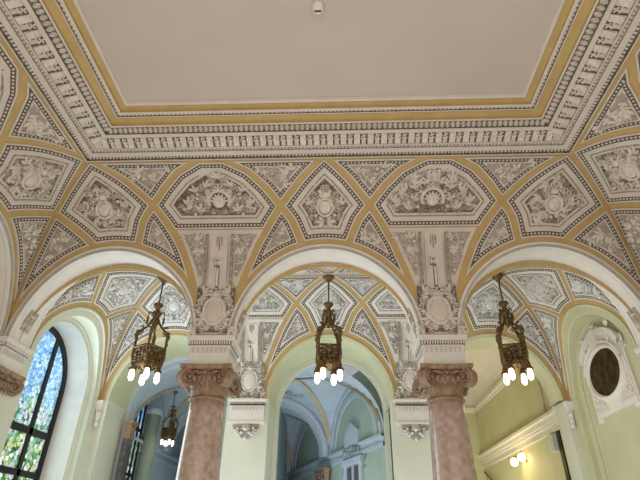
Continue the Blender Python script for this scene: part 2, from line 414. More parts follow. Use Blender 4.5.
def archivolt(name, face, bay, r0, r1, depth, mats=('white', 'shade'), label=None, steps=None, soffit_lines=True):
    """moulded ring on the cove face around the arch and the soffit behind it; depth(theta) = distance behind the wall plane"""
    mb = MB(); n = 64; a = np.linspace(0, PI, n+1)
    prof = steps or [(r1, -.01, 0), (r1, .03, 0), (r1-.045, .045, 0), (r1-.05, .02, 1), (r1-.062, .02, 1), (r1-.07, .035, 0), (r0+.035, .03, 0), (r0+.03, .012, 1), (r0+.018, .012, 1), (r0+.01, .02, 0), (r0, .005, 0)]
    rows = []
    for r, h, _ in prof:
        u = bay.u0 + r*np.cos(a); t = face.s_of_z(bay.zs + r*np.sin(a))
        rows.append(face.map(np.stack([u, t, np.full(n+1, h)], 1)))
    up = face.o + (bay.u0 + r0*np.cos(a))[:, None]*face.ud; up[:, 2] = bay.zs + r0*np.sin(a)
    fr = rows[-1]; dep = np.array([depth(t) for t in a]); back = up - dep[:, None]*face.nd
    segs = [.0, .10, .115, .885, .90, 1.] if soffit_lines else [0, 1.]
    for q in segs[1:]: rows.append(fr*(1-q) + back*q)
    mis = [p_[2] for p_ in prof[1:]] + ([0, 1, 0, 1, 0] if soffit_lines else [0])
    V = np.concatenate(rows)
    for k in range(len(rows)-1):
        mb.add(np.concatenate([rows[k], rows[k+1]]), [(i, i+1, n+2+i, n+1+i) for i in range(n)], mis[k])
    return struct(name, mb, list(mats), label)

# ================================================================== dimensions
D, H, BAY = 8.1, 5.8, 4.03
ZS = 4.65
def ellipse_prof(z0, zc, a, b, tmax, n=60):
    th = np.linspace(0, tmax, n); o = np.concatenate([[0], a*(1-np.cos(th))]); z = np.concatenate([[z0], zc+b*np.sin(th)])
    k = np.concatenate([[True], np.hypot(np.diff(o), np.diff(z)) > 1e-6]); return o[k], z[k]
P_MAIN = ellipse_prof(ZS, 5.0, 1.5, 2.52, math.acos(1-1.45/1.5))
front = Face((0, D, 0), (1, 0, 0), (0, -1, 0), P_MAIN)
left = Face((-H, 0, 0), (0, 1, 0), (1, 0, 0), P_MAIN)
right = Face((H, 0, 0), (0, 1, 0), (-1, 0, 0), P_MAIN)
YC = 10.45; YB = 12.2; ZA = 4.55; XE = 5.75
P_AISLE = ellipse_prof(ZA, 4.95, 1.75, 2.15, PI/2)
aback = Face((0, YB, 0), (1, 0, 0), (0, -1, 0), P_AISLE)
aleft = Face((-XE, 0, 0), (0, 1, 0), (1, 0, 0), ellipse_prof(ZA, 4.95, XE-BAY, 2.15, PI/2))
aright = Face((XE, 0, 0), (0, 1, 0), (-1, 0, 0), ellipse_prof(ZA, 4.95, XE-BAY, 2.15, PI/2))
afront = Face((0, 8.385, 0), (1, 0, 0), (0, 1, 0), ellipse_prof(ZA, 6.18, 2.0, .92, PI/2))

for f_ in (aback, aleft, aright, afront): f_.pale = True
# ================================================================== main vault
RM = 1.77
fb = [Bay(front, i*BAY, H-BAY if i else 2.015, ZS, RM, (i < 0, i > 0), .32) for i in (-1, 0, 1)]
ym = D-(H-BAY)
lb = [Bay(left, ym, H-BAY, ZS, RM, (False, True), .32), Bay(left, ym-BAY, 2.015, ZS, RM), Bay(left, ym-2*BAY, 2.015, ZS, RM)]
rb = [Bay(right, ym, H-BAY, ZS, RM, (False, True), .32), Bay(right, ym-BAY, 2.015, ZS, RM), Bay(right, ym-2*BAY, 2.015, ZS, RM)]
for nm, fc, bs in (('wall_front', front, fb), ('wall_left', left, lb), ('wall_right', right, rb)):
    mb = MB()
    for b in bs: plate(mb, fc, b.base(1.69), 0, 0, 0, .12)
    struct(nm, mb, 'gold')
dm = lambda t: .65 - .36*math.sin(t)**2
tn = 0
for fc, bs in ((front, fb), (left, lb[:2]), (right, rb[:2])):
    for b in bs:
        tn += 1
        o = archivolt('trim_%d' % tn, fc, b, 1.635, 1.735, dm)
        if fc is front:
            for sg in (1, -1):
                so = Soffit((b.u0, D, ZS), 1.635, (sg, 0, 0), (0, 1, 0))
                r = MB(); q = np.array([(.17, .22), (.42, .22), (.42, .62), (.17, .62)])
                plate(r, so, q, .012, 0); foliage(r, so, inset(q, .02), .012, .03, .10, 5, sym=.295)
                r.build('soffit_relief', ['reliefground', 'relief'], o)
side_txt = ('left', 'right'); bay_txt = ('left', 'middle', 'right')
gT = 'stucco panels of the hall vault'
for i, b in enumerate(fb):
    w = bay_txt[i]
    panel(f'five-sided stucco panel with shield and leaf scrolls above the {w} hall arch', 'five-sided panels of the hall vault', front, b.pentagon(), 11+i, center='shield', sym=b.u0 if i == 1 else None)
    for s_ in (0, 1):
        panel(f'small triangular beaded panel hugging the {side_txt[s_]} shoulder of the {w} hall arch', 'small triangles beside the hall arches', front, b.low_tri(s_), 21+i*2+s_, kind='small', sp=.12)
        if not b.mit[s_]:
            txt = {(0, 1): 'right after the left corner rib', (1, 0): "just left of the middle pentagon's tip", (1, 1): "just right of the middle pentagon's tip", (2, 0): 'right before the right corner rib'}[(i, s_)]
            panel(f'downward triangular scrollwork panel under the cornice, {txt}', 'triangles under the hall cornice', front, b.top_tri(s_, .03), 31+i*2+s_, kind='small', sp=.125)
for sg, w in ((-1, 'left'), (1, 'right')):
    uc = sg*2.015
    panel(f'wide six-sided stucco panel with a crowned roundel, above the {w} column', 'six-sided panels over the columns', front, hexagon(front, uc, (sg < 0, sg > 0)), 41, center='crown', sym=uc)
for fc, bs, w in ((left, lb, 'left'), (right, rb, 'right')):
    b = bs[0]
    panel(f'five-sided leaf-scroll panel on the {w} side wall vault, next to the corner rib', 'five-sided panels of the hall vault', fc, b.pentagon(), 51, center='shield')
    panel(f'triangular scrollwork panel under the {w} arm of the cornice', 'triangles under the hall cornice', fc, b.top_tri(0, .03), 53, kind='small', sp=.125)
    panel(f'narrow triangular beaded panel on the {w} side wall, below the corner pentagon', 'small triangles beside the hall arches', fc, b.low_tri(1), 54, kind='small', sp=.12)
    panel(f'small triangular beaded panel on the far side of the {w} side wall arch', 'small triangles beside the hall arches', fc, b.low_tri(0), 55, kind='small', sp=.12)
    panel(f'six-sided panel cut by the {w} edge of the photo, on the side wall vault', 'six-sided panels over the columns', fc, hexagon(fc, ym-2.015, (0, 1)), 56, center='crown', sym=ym-2.015)
# pilaster compositions over the columns
def pilaster(face, uc, label, group, full=True):
    k = face.S/3.51; pm = (lambda *n: [{'cream': 'white', 'relief': 'palerelief', 'reliefground': 'paleglaze', 'reliefmid': 'palemid', 'glaze': 'paleglaze'}.get(q, q) for q in n]) if getattr(face, 'pale', False) else (lambda *n: list(n))
    t = thing('pilaster_panel', label, 'pilaster ornament', face.map([(uc, .02, 0)])[0], group)
    s_ = np.linspace(.03, 2.06*k, 30); d = np.interp(s_/k, DS, DC)-.06
    P = np.concatenate([np.stack([uc+d, s_], 1), np.stack([uc-d, s_], 1)[::-1]])
    g = MB(); plate(g, face, P, .018, -.01); g.build('field', pm('cream'), t)
    for sg in (-1, 1):
        q = np.array([(uc+sg*.215, .9*k), (uc+sg*.275, .9*k), (uc+sg*.275, 1.98*k), (uc+sg*.215, 1.98*k)])
        m = MB(); plate(m, face, q, .03, .01, 0)
        c = np.stack([np.full(14, uc+sg*.245), np.linspace(.94*k, 1.91*k, 14)], 1)
        domes(m, face, c, np.tile([[1., 0]], (14, 1)), .024, .016, .03, 1); m.build('beaded_strip', ['frame', 'bead'], t)
        s2 = np.linspace(1.15*k, 1.97*k, 16); dd = np.interp(s2/k, DS, DC)-.13
        P2 = np.concatenate([np.stack([uc+sg*dd, s2], 1), [(uc+sg*.31, s2[-1]), (uc+sg*.31, s2[0])]])
        m = MB(); plate(m, face, P2, .024, .01, 2); foliage(m, face, P2, .024, .025, .075, 8, mi=3, big=1.2); foliage(m, face, P2, .026, .06, .12, 3, mi=1, big=1.25); m.build('leaf_spray', pm('glaze', 'relief', 'reliefground', 'reliefmid'), t)
    m = MB(); w = .165
    plate(m, face, np.array([(uc-w, .9*k), (uc+w, .9*k), (uc+w, 1.95*k), (uc-w, 1.95*k)]), .034, .01); m.build('raised_field', pm('cream'), t)
    m = MB()
    boxs = lambda u0, u1, a, b, h, mi: plate(m, face, np.array([(uc+u0, a*k), (uc+u1, a*k), (uc+u1, b*k), (uc+u0, b*k)]), h, .03, mi)
    boxs(-.075, .075, 1.33, 1.47, .05, 0); boxs(-.03, .03, .92, 1.33, .05, 0); boxs(-.018, .018, .95, 1.30, .075, 1)
    for q in (-.05, 0, .05): leaf(m, face, uc+q, 1.35*k, PI/2, .11, .05, .03, .05)
    scroll(m, face, uc-.07, 1.46*k, .045, 0, 1, .03, .05); scroll(m, face, uc+.07, 1.46*k, .045, PI, -1, .03, .05)
    for sg in (-1, 1): leaf(m, face, uc+sg*.03, 1.0*k, PI/2+sg*.5, .12, .05, .02, .04)
    m.build('torch', ['glaze', 'relief'], t)
    m = MB()
    for q in (-.045, 0, .045):
        plate(m, face, np.array([(uc+q-.013, (1.74 if q else 1.66)*k), (uc+q+.013, (1.74 if q else 1.66)*k), (uc+q+.013, 1.92*k), (uc+q-.013, 1.92*k)]), .042, .03, 0)
    m.build('drop_ornament', ['frame'], t)
    m = MB(); P3 = np.array([(uc-.33, .06), (uc+.33, .06), (uc+.37, .5*k), (uc+.42, .96*k), (uc-.42, .96*k), (uc-.37, .5*k)])
    P3[:, 0] = uc + np.clip(P3[:, 0]-uc, -.36, .36)
    plate(m, face, inset(P3, .01), .03, .01, 0)
    ringo(m, face, uc, .47*k, .19, .255, .06, .05, .03)
    foliage(m, face, P3, .03, .025, .075, 78, sym=uc, hole=(uc, .47*k, .17, .23), mi=2, big=1.2)
    foliage(m, face, P3, .034, .065, .12, 77, sym=uc, hole=(uc, .47*k, .20, .26), big=1.3)
    shell(m, face, uc, .78*k, .13, .06, .04, n=5)
    c = m.build('cartouche', pm('glaze', 'relief', 'reliefmid'), t)
    m = MB(); boss(m, face, uc, .47*k, .17, .235, .06, .035, 0); m.build('shield', pm('cream'), c)
    return t
for sg, w in ((-1, 'left'), (1, 'right')):
    pilaster(front, sg*2.015, f'stucco pilaster with torch and blank shield standing on the {w} column block', 'stucco pilasters over the columns')

# ------------------------------------------------------------------ ceiling and cornice
hc, yc, zc, E1, Z1 = H-1.45, D-1.45, 7.522, 1.115, 7.78
YR = -3.0
def loop(e, z): return np.array([(-(hc-e), YR, z), (-(hc-e), yc-e, z), (hc-e, yc-e, z), (hc-e, YR, z)])
zl = lambda e: zc + e*(Z1-zc)/E1
# (e, dz, material of the strip that ends here)
CP = [(-.02, .03, 0), (-.02, -.035, 0), (0., -.035, 0), (.0, -.005, 4), (.075, -.005, 4), (.075, -.03, 0), (.16, -.03, 0), (.163, -.015, 3), (.222, -.015, 3), (.225, -.04, 0), (.25, -.04, 0),
      (.255, .02, 0), (.26, -.03, 0), (.385, -.03, 0), (.387, .02, 0), (.46, .02, 0), (.46, -.03, 0), (.53, -.03, 0), (.533, -.01, 4), (.665, -.01, 4), (.67, -.03, 0), (.70, -.03, 0), (.70, .01, 2), (.845, .01, 2), (.845, -.02, 0), (.86, -.02, 0), (.862, -.005, 4), (.90, -.005, 4), (.90, -.025, 0), (.945, -.025, 0), (.945, .015, 2), (1.06, .015, 2), (1.06, -.02, 0), (1.10, -.02, 0), (1.115, .02, 0)]
mb = MB(); prev = None
for e, dz, mi in CP:
    L = loop(e, zl(e)+dz)
    if prev is not None: mb.add(np.concatenate([prev, L]), [(i, i+1, 5+i, 4+i) for i in range(3)], mi)
    prev = L
corn = struct('trim_20', mb, ['cream', 'white', 'gold', 'frame', 'glaze'], 'moulded plaster cornice with gold bands framing the flat ceiling')
def along(e, sp, y0=2.6):
    """positions and directions along the three visible arms at inset e"""
    out = []
    xr = hc-e; n = int(2*xr/sp); st = 2*xr/n
    out += [((-xr + (i+.5)*st), yc-e, 1, 0, 0, -1) for i in range(n)]
    n = int((yc-e-y0)/sp)
    out += [(-xr, yc-e-(i+.5)*sp, 0, 1, 1, 0) for i in range(n)] + [(xr, yc-e-(i+.5)*sp, 0, 1, -1, 0) for i in range(n)]
    return out
class Loc:
    """local frame on the cornice: u along, s inwards, h down"""
    def __init__(s, p, z, sl=.232): s.p = p; s.z = z; s.sl = sl
    def map(s, a):
        a = np.asarray(a, float).reshape(-1, 3); x, y, ux, uy, nx, ny = s.p
        return np.stack([x+a[:, 0]*ux+a[:, 1]*nx, y+a[:, 0]*uy+a[:, 1]*ny, s.z - a[:, 2] + a[:, 1]*s.sl], 1)
for i, p_ in enumerate(along(.355, .232)):
    m = MB(); L = Loc(p_, zl(.355))
    # bracket with its scroll end and the coffer beside it
    V = []; pr = [(-.078, .0), (-.082, .06), (-.05, .085), (-.01, .07), (.04, .05), (.09, .055), (.10, .03), (.10, -.01)]
    for q in (-.05, .05):
        V += [(q, s_, h_) for s_, h_ in pr]
    k = len(pr)
    m.add(L.map(V), [(j, j+1, k+j+1, k+j) for j in range(k-1)] + [tuple(range(k))[::-1], tuple(range(k, 2*k))], 0)
    for q in (-.03, 0, .03): leaf(m, L, q, .03, -PI/2, .10, .035, .03, .055, 0, 1)
    domes(m, L, np.array([[0, .06]]), np.array([[1., 0]]), .035, .03, .05, 1)
    plate(m, L, np.array([(.050, .022), (.182, .022), (.182, .108), (.050, .108)]), .031, -.01, 2, .5); plate(m, L, np.array([(-.078, -.10), (.078, -.10), (.085, -.02), (.05, .03), (-.05, .03), (-.085, -.02)]), .033, -.02, 2, .5)
    for a_ in range(4): leaf(m, L, .116, .064, a_*PI/2+.4, .05, .03, .02, .031, 0, 1)
    m.build('modillion', ['relief', 'relief', 'channel'], corn)
def strip_part(name, e, sp, ra, rb_, kind=0, dz=.0):
    m = MB()
    for p_ in along(e, sp):
        L = Loc(p_, zl(e)+dz)
        domes(m, L, np.array([[0., 0.]]), np.array([[1., 0]]), ra, rb_, 0, 0)
        if kind: ringo(m, L, 0, 0, ra*1.9, rb_*1.25, .012, .02, 0, 0, 8, PI*.0, PI*2)
    o = m.build(name, 'bead', corn); return o
strip_part('egg_and_dart', .60, .088, .015, .036, 1, -.01)
strip_part('leaf_bead', .04, .062, .022, .026, 0, -.005)
strip_part('dentil_row', .192, .062, .02, .02, 0, -.015)
strip_part('pearl_row', .88, .07, .026, .012, 0, -.005)
mb = MB(); e = E1
q = loop(e, zl(e)+.012); mb.add([q[0], q[1], q[2], q[3]], [(0, 1, 2, 3)]); struct('ceiling', mb, 'ceiling')
# smoke detector
t = thing('smoke_detector', 'small round white smoke detector in the middle of the flat ceiling', 'smoke detector', (0, 3.93, zl(E1)+.012))
m = MB(); lathe(m, (0, 3.93, zl(E1)+.012), [(.085, 0), (.085, -.03), (.075, -.07), (.062, -.11), (.04, -.13), (.005, -.134)], 20); m.build('body', 'white', t)
m = MB(); box(m, (-.045, 3.91, zl(E1)-.128), (.045, 3.93, zl(E1)-.10)); m.build('slot', 'black', t)

# ------------------------------------------------------------------ columns
def rotz(V, c, a):
    V = np.asarray(V, float); x, y = V[:, 0]-c[0], V[:, 1]-c[1]
    return np.stack([c[0]+x*math.cos(a)-y*math.sin(a), c[1]+x*math.sin(a)+y*math.cos(a), V[:, 2]], 1)
def column(x, label):
    y = 8.43; c = (x, y, 0)
    t = thing('marble_column', label, 'column', (x, y, 0), 'columns of the arcade')
    m = MB(); box(m, (x-.48, y-.48, 0), (x+.48, y+.48, .16)); m.build('plinth', 'marble', t)
    m = MB(); lathe(m, c, [(.46, .16), (.47, .22), (.44, .28), (.40, .31), (.41, .36), (.385, .40)], 40); m.build('base', 'marble', t)
    m = MB(); lathe(m, c, [(.38-.09*(q**1.7), .40+3.2*q) for q in np.linspace(0, 1, 14)], 48); m.build('shaft', 'marble', t)
    m = MB(); lathe(m, c, [(.29, 3.58), (.32, 3.60), (.325, 3.62), (.30, 3.64)], 40); m.build('astragal', 'capital', t)
    m = MB(); lathe(m, c, [(.292, 3.63), (.30, 3.72), (.315, 3.80), (.36, 3.88), (.38, 3.93), (.34, 3.99), (.33, 4.06)], 40)
    # abacus with concave sides
    V = []; n = 10; w = .44
    for z, k in ((4.06, .95), (4.08, .985), (4.115, 1.), (4.14, 1.)):
        for sd in range(4):
            for i in range(n):
                u = -1+2*i/n; d = w*(1-.09*(1-u*u)); p = rotz([(u*w, -d, 0)], (0, 0), sd*PI/2)[0]*k
                V.append((x+p[0], y+p[1], z))
    N = 4*n; m.add(V, [(r*N+i, r*N+(i+1) % N, (r+1)*N+(i+1) % N, (r+1)*N+i) for r in range(3) for i in range(N)] + [tuple(range(N))[::-1], tuple(range(3*N, 4*N))])
    # egg band and mask on each side
    for sd in range(4):
        for j in range(-2, 3):
            fl = Flat((x, y-.365, 3.9), (1, 0, 0), (0, 0, 1), (0, -1, 0)); q = MB()
            boss(q, fl, j*.085, .0, .034, .05, .045, 0, 0, 10); leaf(q, fl, j*.085, -.06, -PI/2, .1, .05, .04, -.03, 0, 0)
            if j == 0:
                shell(q, fl, 0, .10, .12, .06, -.01, 0, 5)
                for s2 in (-1, 1): scroll(q, fl, s2*.13, .12, .055, PI/2, s2, .05, -.01, mi=0); leaf(q, fl, s2*.05, .09, PI/2-s2*1.3, .18, .06, .05, -.01, 0, 0)
            m.add(rotz(np.concatenate(q.v), c, sd*PI/2), q.f, 0, True)
    cap = m.build('capital', 'capital', t)
    for i in range(4):
        m = MB(); a = PI/4+i*PI/2; n = 34
        tt = np.linspace(0, 1, n); th = PI*.55 - tt*2.25*2*PI; r = .148*(1-.80*tt); cx, cz = .46, 3.918
        for sgn in (0,):
            px = cx + r*np.cos(th); pz = cz + r*np.sin(th); ww = .075-.0*tt; rr = .027*(1-.45*tt)
            V = []
            for e0, e1 in ((-1, -1), (-1, 1), (1, 1), (1, -1)):
                rad = r + e1*rr; V.append(np.stack([cx+rad*np.cos(th), e0*(ww+.012*tt*3), cz+rad*np.sin(th)], 1))
            F = [(k*n+j, k*n+j+1, ((k+1) % 4)*n+j+1, ((k+1) % 4)*n+j) for k in range(4) for j in range(n-1)]
            v = np.concatenate(V); v[:, 0] += x; v[:, 1] += y; m.add(rotz(v, c, a), F)
        k = 20; b = np.arange(k)*2*PI/k
        v = np.concatenate([np.stack([x+cx+.12*np.cos(b), np.full(k, y+e0*.045), cz+.12*np.sin(b)], 1) for e0 in (-1, 1)])
        m.add(rotz(v, c, a), [(j, (j+1) % k, k+(j+1) % k, k+j) for j in range(k)] + [tuple(range(k)), tuple(range(k, 2*k))[::-1]])
        for e0 in (-1, 1):
            q = MB(); ball(q, (x+cx, y+e0*.10, cz), .03, 8); m.add(rotz(np.concatenate(q.v), c, a), q.f, 0, True)
        q = MB(); tube(q, [(x+.32, y, 4.03), (x+.39, y, 4.05), (x+.46, y, 4.055)], .03); m.add(rotz(np.concatenate(q.v), c, a), q.f)
        m.build('volute', 'capital', cap)
    # block
    w = .345; y0, y1 = D+.0, D+.68
    m = MB(); box(m, (x-w, y0, 4.14), (x+w, y1, 4.48)); b = m.build('impost_block', 'white', t)
    m = MB()
    for k, (z0, z1, p_) in enumerate(((4.46, 4.49, .015), (4.49, 4.56, .03), (4.56, 4.60, .055), (4.60, 4.65, .07))):
        box(m, (x-w-p_, y0-p_, z0), (x+w+p_, y1+p_, z1), 1 if k == 1 else 0)
    for j in range(17):
        u = -.35+.7*j/16; box(m, (x+u-.012, y0-.052, 4.50), (x+u+.012, y0-.02, 4.555)); box(m, (x+(w+.02), y0+.34+u*.95-.012, 4.50), (x+(w+.052), y0+.34+u*.95+.012, 4.555)); box(m, (x-(w+.052), y0+.34+u*.95-.012, 4.50), (x-(w+.02), y0+.34+u*.95+.012, 4.555))
    m.build('block_cornice', ['white', 'glaze'], b)
    m = MB()
    for j in range(8):
        u = -.28+.56*j/7; box(m, (x+u-.022, y0-.014, 4.36), (x+u+.022, y0, 4.45))
        for sg in (-1, 1): box(m, (x+sg*w - (.014 if sg < 0 else 0), y0+.34+u*1.05-.022, 4.36), (x+sg*w+(.014 if sg > 0 else 0), y0+.34+u*1.05+.022, 4.45))
    m.build('tongue_row', 'tongue', b)
    return t
column(-2.015, 'pink marble column with brown scrolled capital between left and middle arches')
column(2.015, 'pink marble column with brown scrolled capital between middle and right arches')
column(-6.05, 'corner column whose brown capital is cut by the left photo edge')
column(6.05, 'corner column of which only a white block corner shows at the right photo edge')

# side walls of the hall below the vault, and the floor
mb = MB(); box(mb, (-14, -4, -.1), (9, 30, 0)); struct('floor', mb, 'floor')
for sg, w in ((-1, 'left'), (1, 'right')):
    mb = MB()
    box(mb, (min(sg*6.45, sg*6.6), YR, 0), (max(sg*6.45, sg*6.6), D-.1, 7.2))
    for yy in (ym-2.015, ym-2.015-BAY): box(mb, (min(sg*(H-.02), sg*6.45), yy-.36, 0), (max(sg*(H-.02), sg*6.45), yy+.36, ZS))
    struct('wall_recess_' + w, mb, 'green')

# ================================================================== aisle
RB = 1.65
ab = [Bay(aback, i*BAY, XE-BAY if i else 2.015, ZA, RB, (i < 0, i > 0), 0.) for i in (-1, 0, 1)]
ae = Bay(aleft, YC, 1.75, ZA, 1.645, (True, True)); ar_ = Bay(aright, YC, 1.75, ZA, 1.645, (True, True))
mb = MB()
for b in ab: plate(mb, aback, b.base(1.57), 0, 0, 0, .12)
for b in [Bay(afront, i*BAY, 2.015, ZA, RB) for i in (-1, 0, 1)]: plate(mb, afront, b.base(1.632), 0, 0, 0, .12)
for i in (-1, 0, 1):
    a = np.linspace(.02, PI-.02, 40)
    P = np.concatenate([np.stack([i*BAY+r*np.cos(q), afront.s_of_z(ZA+r*np.sin(q))], 1) for r, q in ((1.633, a), (1.79, a[::-1]))])
    plate(mb, afront, P, .004, 0, 1)
struct('wall_aisle_vault', mb, ['gold', 'cream'])
for fc, b, w in ((aleft, ae, 'left'), (aright, ar_, 'right')):
    mb = MB(); plate(mb, fc, b.base(1.55), 0, 0, 0, .12); struct('wall_aisle_' + w, mb, 'gold')
grp = 'stucco panels of the aisle vault'
for i, b in enumerate(ab):
    w = bay_txt[i]
    panel(f'five-sided scrollwork panel of the aisle vault behind the {w} lantern', 'five-sided panels of the aisle vault', aback, b.pentagon(), 61+i, center='shield', sym=b.u0)
    for s_ in (0, 1):
        panel(f'small triangular panel of the aisle vault, {side_txt[s_]} of the {w} lantern rod', 'triangles of the aisle vault', aback, b.low_tri(s_), 64+i*2+s_, kind='small', sp=.12)
        if not b.mit[s_]:
            panel(f'top panel of the aisle vault beside the {w} lantern canopy, on its {side_txt[s_]} side', 'crown panels of the aisle vault', aback, b.top_tri(s_, .0), 71+i*2+s_, kind='small', sp=.13)
for fc, b, w in ((aleft, ae, 'left'), (aright, ar_, 'right')):
    what = 'stained-glass window arch' if w == 'left' else 'oval niche arch'
    panel(f'five-sided scrollwork panel of the aisle vault over the {what}', 'five-sided panels of the aisle vault', fc, b.pentagon(), 81, center='shield', sym=YC)
    for s_ in (0, 1):
        panel(f'small triangular panel of the aisle vault on the {("near", "far")[s_]} side of the {what}', 'triangles of the aisle vault', fc, b.low_tri(s_), 83+s_, kind='small', sp=.12)
for sg, w in ((-1, 'left'), (1, 'right')):
    panel(f'broad leaf panel of the aisle vault above the {w} back-wall pilaster', 'six-sided panels of the aisle vault', aback, hexagon(aback, sg*2.015), 87, center='crown', sym=sg*2.015)
    pilaster(aback, sg*2.015, f'stucco pilaster on the aisle back wall, {w} of the middle opening', 'stucco pilasters on the aisle back wall')
for i, b in enumerate([Bay(afront, i*BAY, 2.015, ZA, RB) for i in (-1, 0, 1)]):
    w = bay_txt[i]
    panel(f'near-side panel of the aisle vault tucked behind the crown of the {w} hall arch', 'near-side panels of the aisle vault', afront, b.pentagon(), 97+i, kind='small', sp=.13)
    for s_ in (0, 1):
        P = b.top_tri(s_, .0)
        panel(f'near-side crown panel of the aisle vault at the {w} lantern canopy, on its {side_txt[s_]} side', 'crown panels of the aisle vault', afront, P, 91+i*2+s_, kind='small', sp=.12)
# back wall: rings, soffits, piers
for i, b in enumerate(ab):
    dp = 1.45 if i < 2 else .6
    steps = [(1.60, -.01, 0), (1.60, .02, 0), (1.56, .03, 0), (1.54, .0, 0), (1.52, .0, 0), (1.50, -.01, 0)]
    archivolt('trim_%d' % (30+i), aback, b, 1.50, 1.60, lambda t: dp, ('green', 'palegreen'), None, steps, False)
    # far edge ring
    if i < 2:
        m = MB(); a = np.linspace(0, PI, 41); yb = YB+dp
        rows = [np.stack([b.u0+r*np.cos(a), np.full(41, y_), ZA+r*np.sin(a)], 1) for r, y_ in ((1.50, yb-.28), (1.46, yb-.28), (1.44, yb-.25), (1.40, yb-.25), (1.40, yb))]
        for k in range(4): m.add(np.concatenate([rows[k], rows[k+1]]), [(j, j+1, 42+j, 41+j) for j in range(40)])
        for sg in (-1, 1): box(m, (b.u0+min(sg*1.40, sg*1.53), yb-.25, 0), (b.u0+max(sg*1.40, sg*1.53), yb, ZA))
        struct('trim_%d' % (40+i), m, 'blue' if i == 0 else 'palegreen')
mb = MB()
for x0, x1, y1 in ((-5.95, -5.53, YB+1.45), (-2.53, -1.50, YB+1.45), (1.50, 2.53, YB+.6), (5.63, 5.95, YB+.6)):
    box(mb, (x0, YB, 0), (x1, y1, ZA))
struct('wall_aisle_back', mb, 'palegreen')
mb = MB()   # unseen sheet for the masonry above the openings, added to block light leaks
for i in range(3):
    u0 = (i-1)*BAY; a = np.linspace(0, PI, 33); y_ = YB + (1.45 if i < 2 else .6)
    P = np.concatenate([np.stack([1.5*np.cos(a), ZA+1.5*np.sin(a)], 1)[::-1], [(2.015, ZA), (2.015, 8.2), (-2.015, 8.2), (-2.015, ZA)]])
    fl = Flat((u0, y_, 0), (1, 0, 0), (0, 0, 1), (0, 1, 0)); plate(mb, fl, P, 0, 0, 0, 1.)
struct('wall_rear_masonry', mb, 'palegreen')
# corbel capitals of the back wall pilasters
def corbel(x, label):
    y = YB; t = thing('corbel_capital', label, 'corbel', (x, y, 3.7), 'corbel capitals of the aisle back wall'); w = .42
    m = MB(); box(m, (x-w, y-.10, 4.02), (x+w, y+.02, 4.44)); b = m.build('block', 'white', t)
    m = MB()
    for k, (z0, z1, p_) in enumerate(((4.40, 4.43, .0), (4.43, 4.48, .015), (4.48, 4.51, .04), (4.51, 4.55, .06))): box(m, (x-w-p_, y-.10-p_, z0), (x+w+p_, y+.02, z1), 1 if k == 1 else 0)
    box(m, (x-w-.02, y-.12, 3.98), (x+w+.02, y+.02, 4.03)); m.build('cornice', ['white', 'frame'], b)
    m = MB()
    for j in range(9): u = -.34+.68*j/8; box(m, (x+u-.022, y-.112, 4.28), (x+u+.022, y-.10, 4.37))
    m.build('tongue_row', 'tongue', b)
    fl = Flat((x, y-.02, 0), (1, 0, 0), (0, 0, 1), (0, -1, 0)); m = MB()
    P = np.array([(-.38, 3.97), (.38, 3.97), (.30, 3.82), (.09, 3.62), (-.09, 3.62), (-.30, 3.82)])
    plate(m, fl, inset(P, .03), .03, -.02, 0); foliage(m, fl, P, .03, .08, .11, 9, sym=0., big=1.3); shell(m, fl, 0, 3.86, .13, .09, .03, n=5)
    leaf(m, fl, 0, 3.72, -PI/2, .12, .08, .05, .03); m.build('leaf_drop', ['paleglaze', 'white'], t)
for sg, w in ((-1, 'left'), (1, 'right')): corbel(sg*2.015, f'white corbel capital with leaf drop on the aisle back wall, {w} of the middle opening')
def corner_corbel(sg, label):
    x, y = sg*(XE-.03), YB-.03; t = thing('corner_corbel', label, 'corbel', (x, y, 3.85), 'corner corbels of the aisle')
    m = MB()
    for z0, z1, p_ in ((4.30, 4.40, .08), (4.40, 4.45, .11), (4.45, 4.50, .13)): box(m, (min(x-sg*p_, x+sg*.05), y-p_, z0), (max(x-sg*p_, x+sg*.05), y+.05, z1))
    m.build('cap', 'white', t)
    q = 1/math.sqrt(2); fl = Flat((x-sg*.06, y-.06, 0), (q, -sg*q*-1 if sg > 0 else q, 0), (0, 0, 1), (-sg*q, -q, 0)); fl.u = np.array([q, -sg*q, 0])
    m = MB(); P = np.array([(-.06, 4.3), (.06, 4.3), (.035, 3.95), (-.035, 3.95)]); plate(m, fl, P, .0, -.09, 0)
    scroll(m, fl, 0, 4.24, .05, 0, 1, .05, 0); leaf(m, fl, 0, 4.18, -PI/2, .16, .08, .05, 0); boss(m, fl, 0, 3.95, .05, .06, .06, -.01)
    m.build('leaf_drop', ['white', 'white'], t)
corner_corbel(-1, 'small corner corbel beside the stained-glass window arch'); corner_corbel(1, 'small corner corbel beside the oval niche arch')

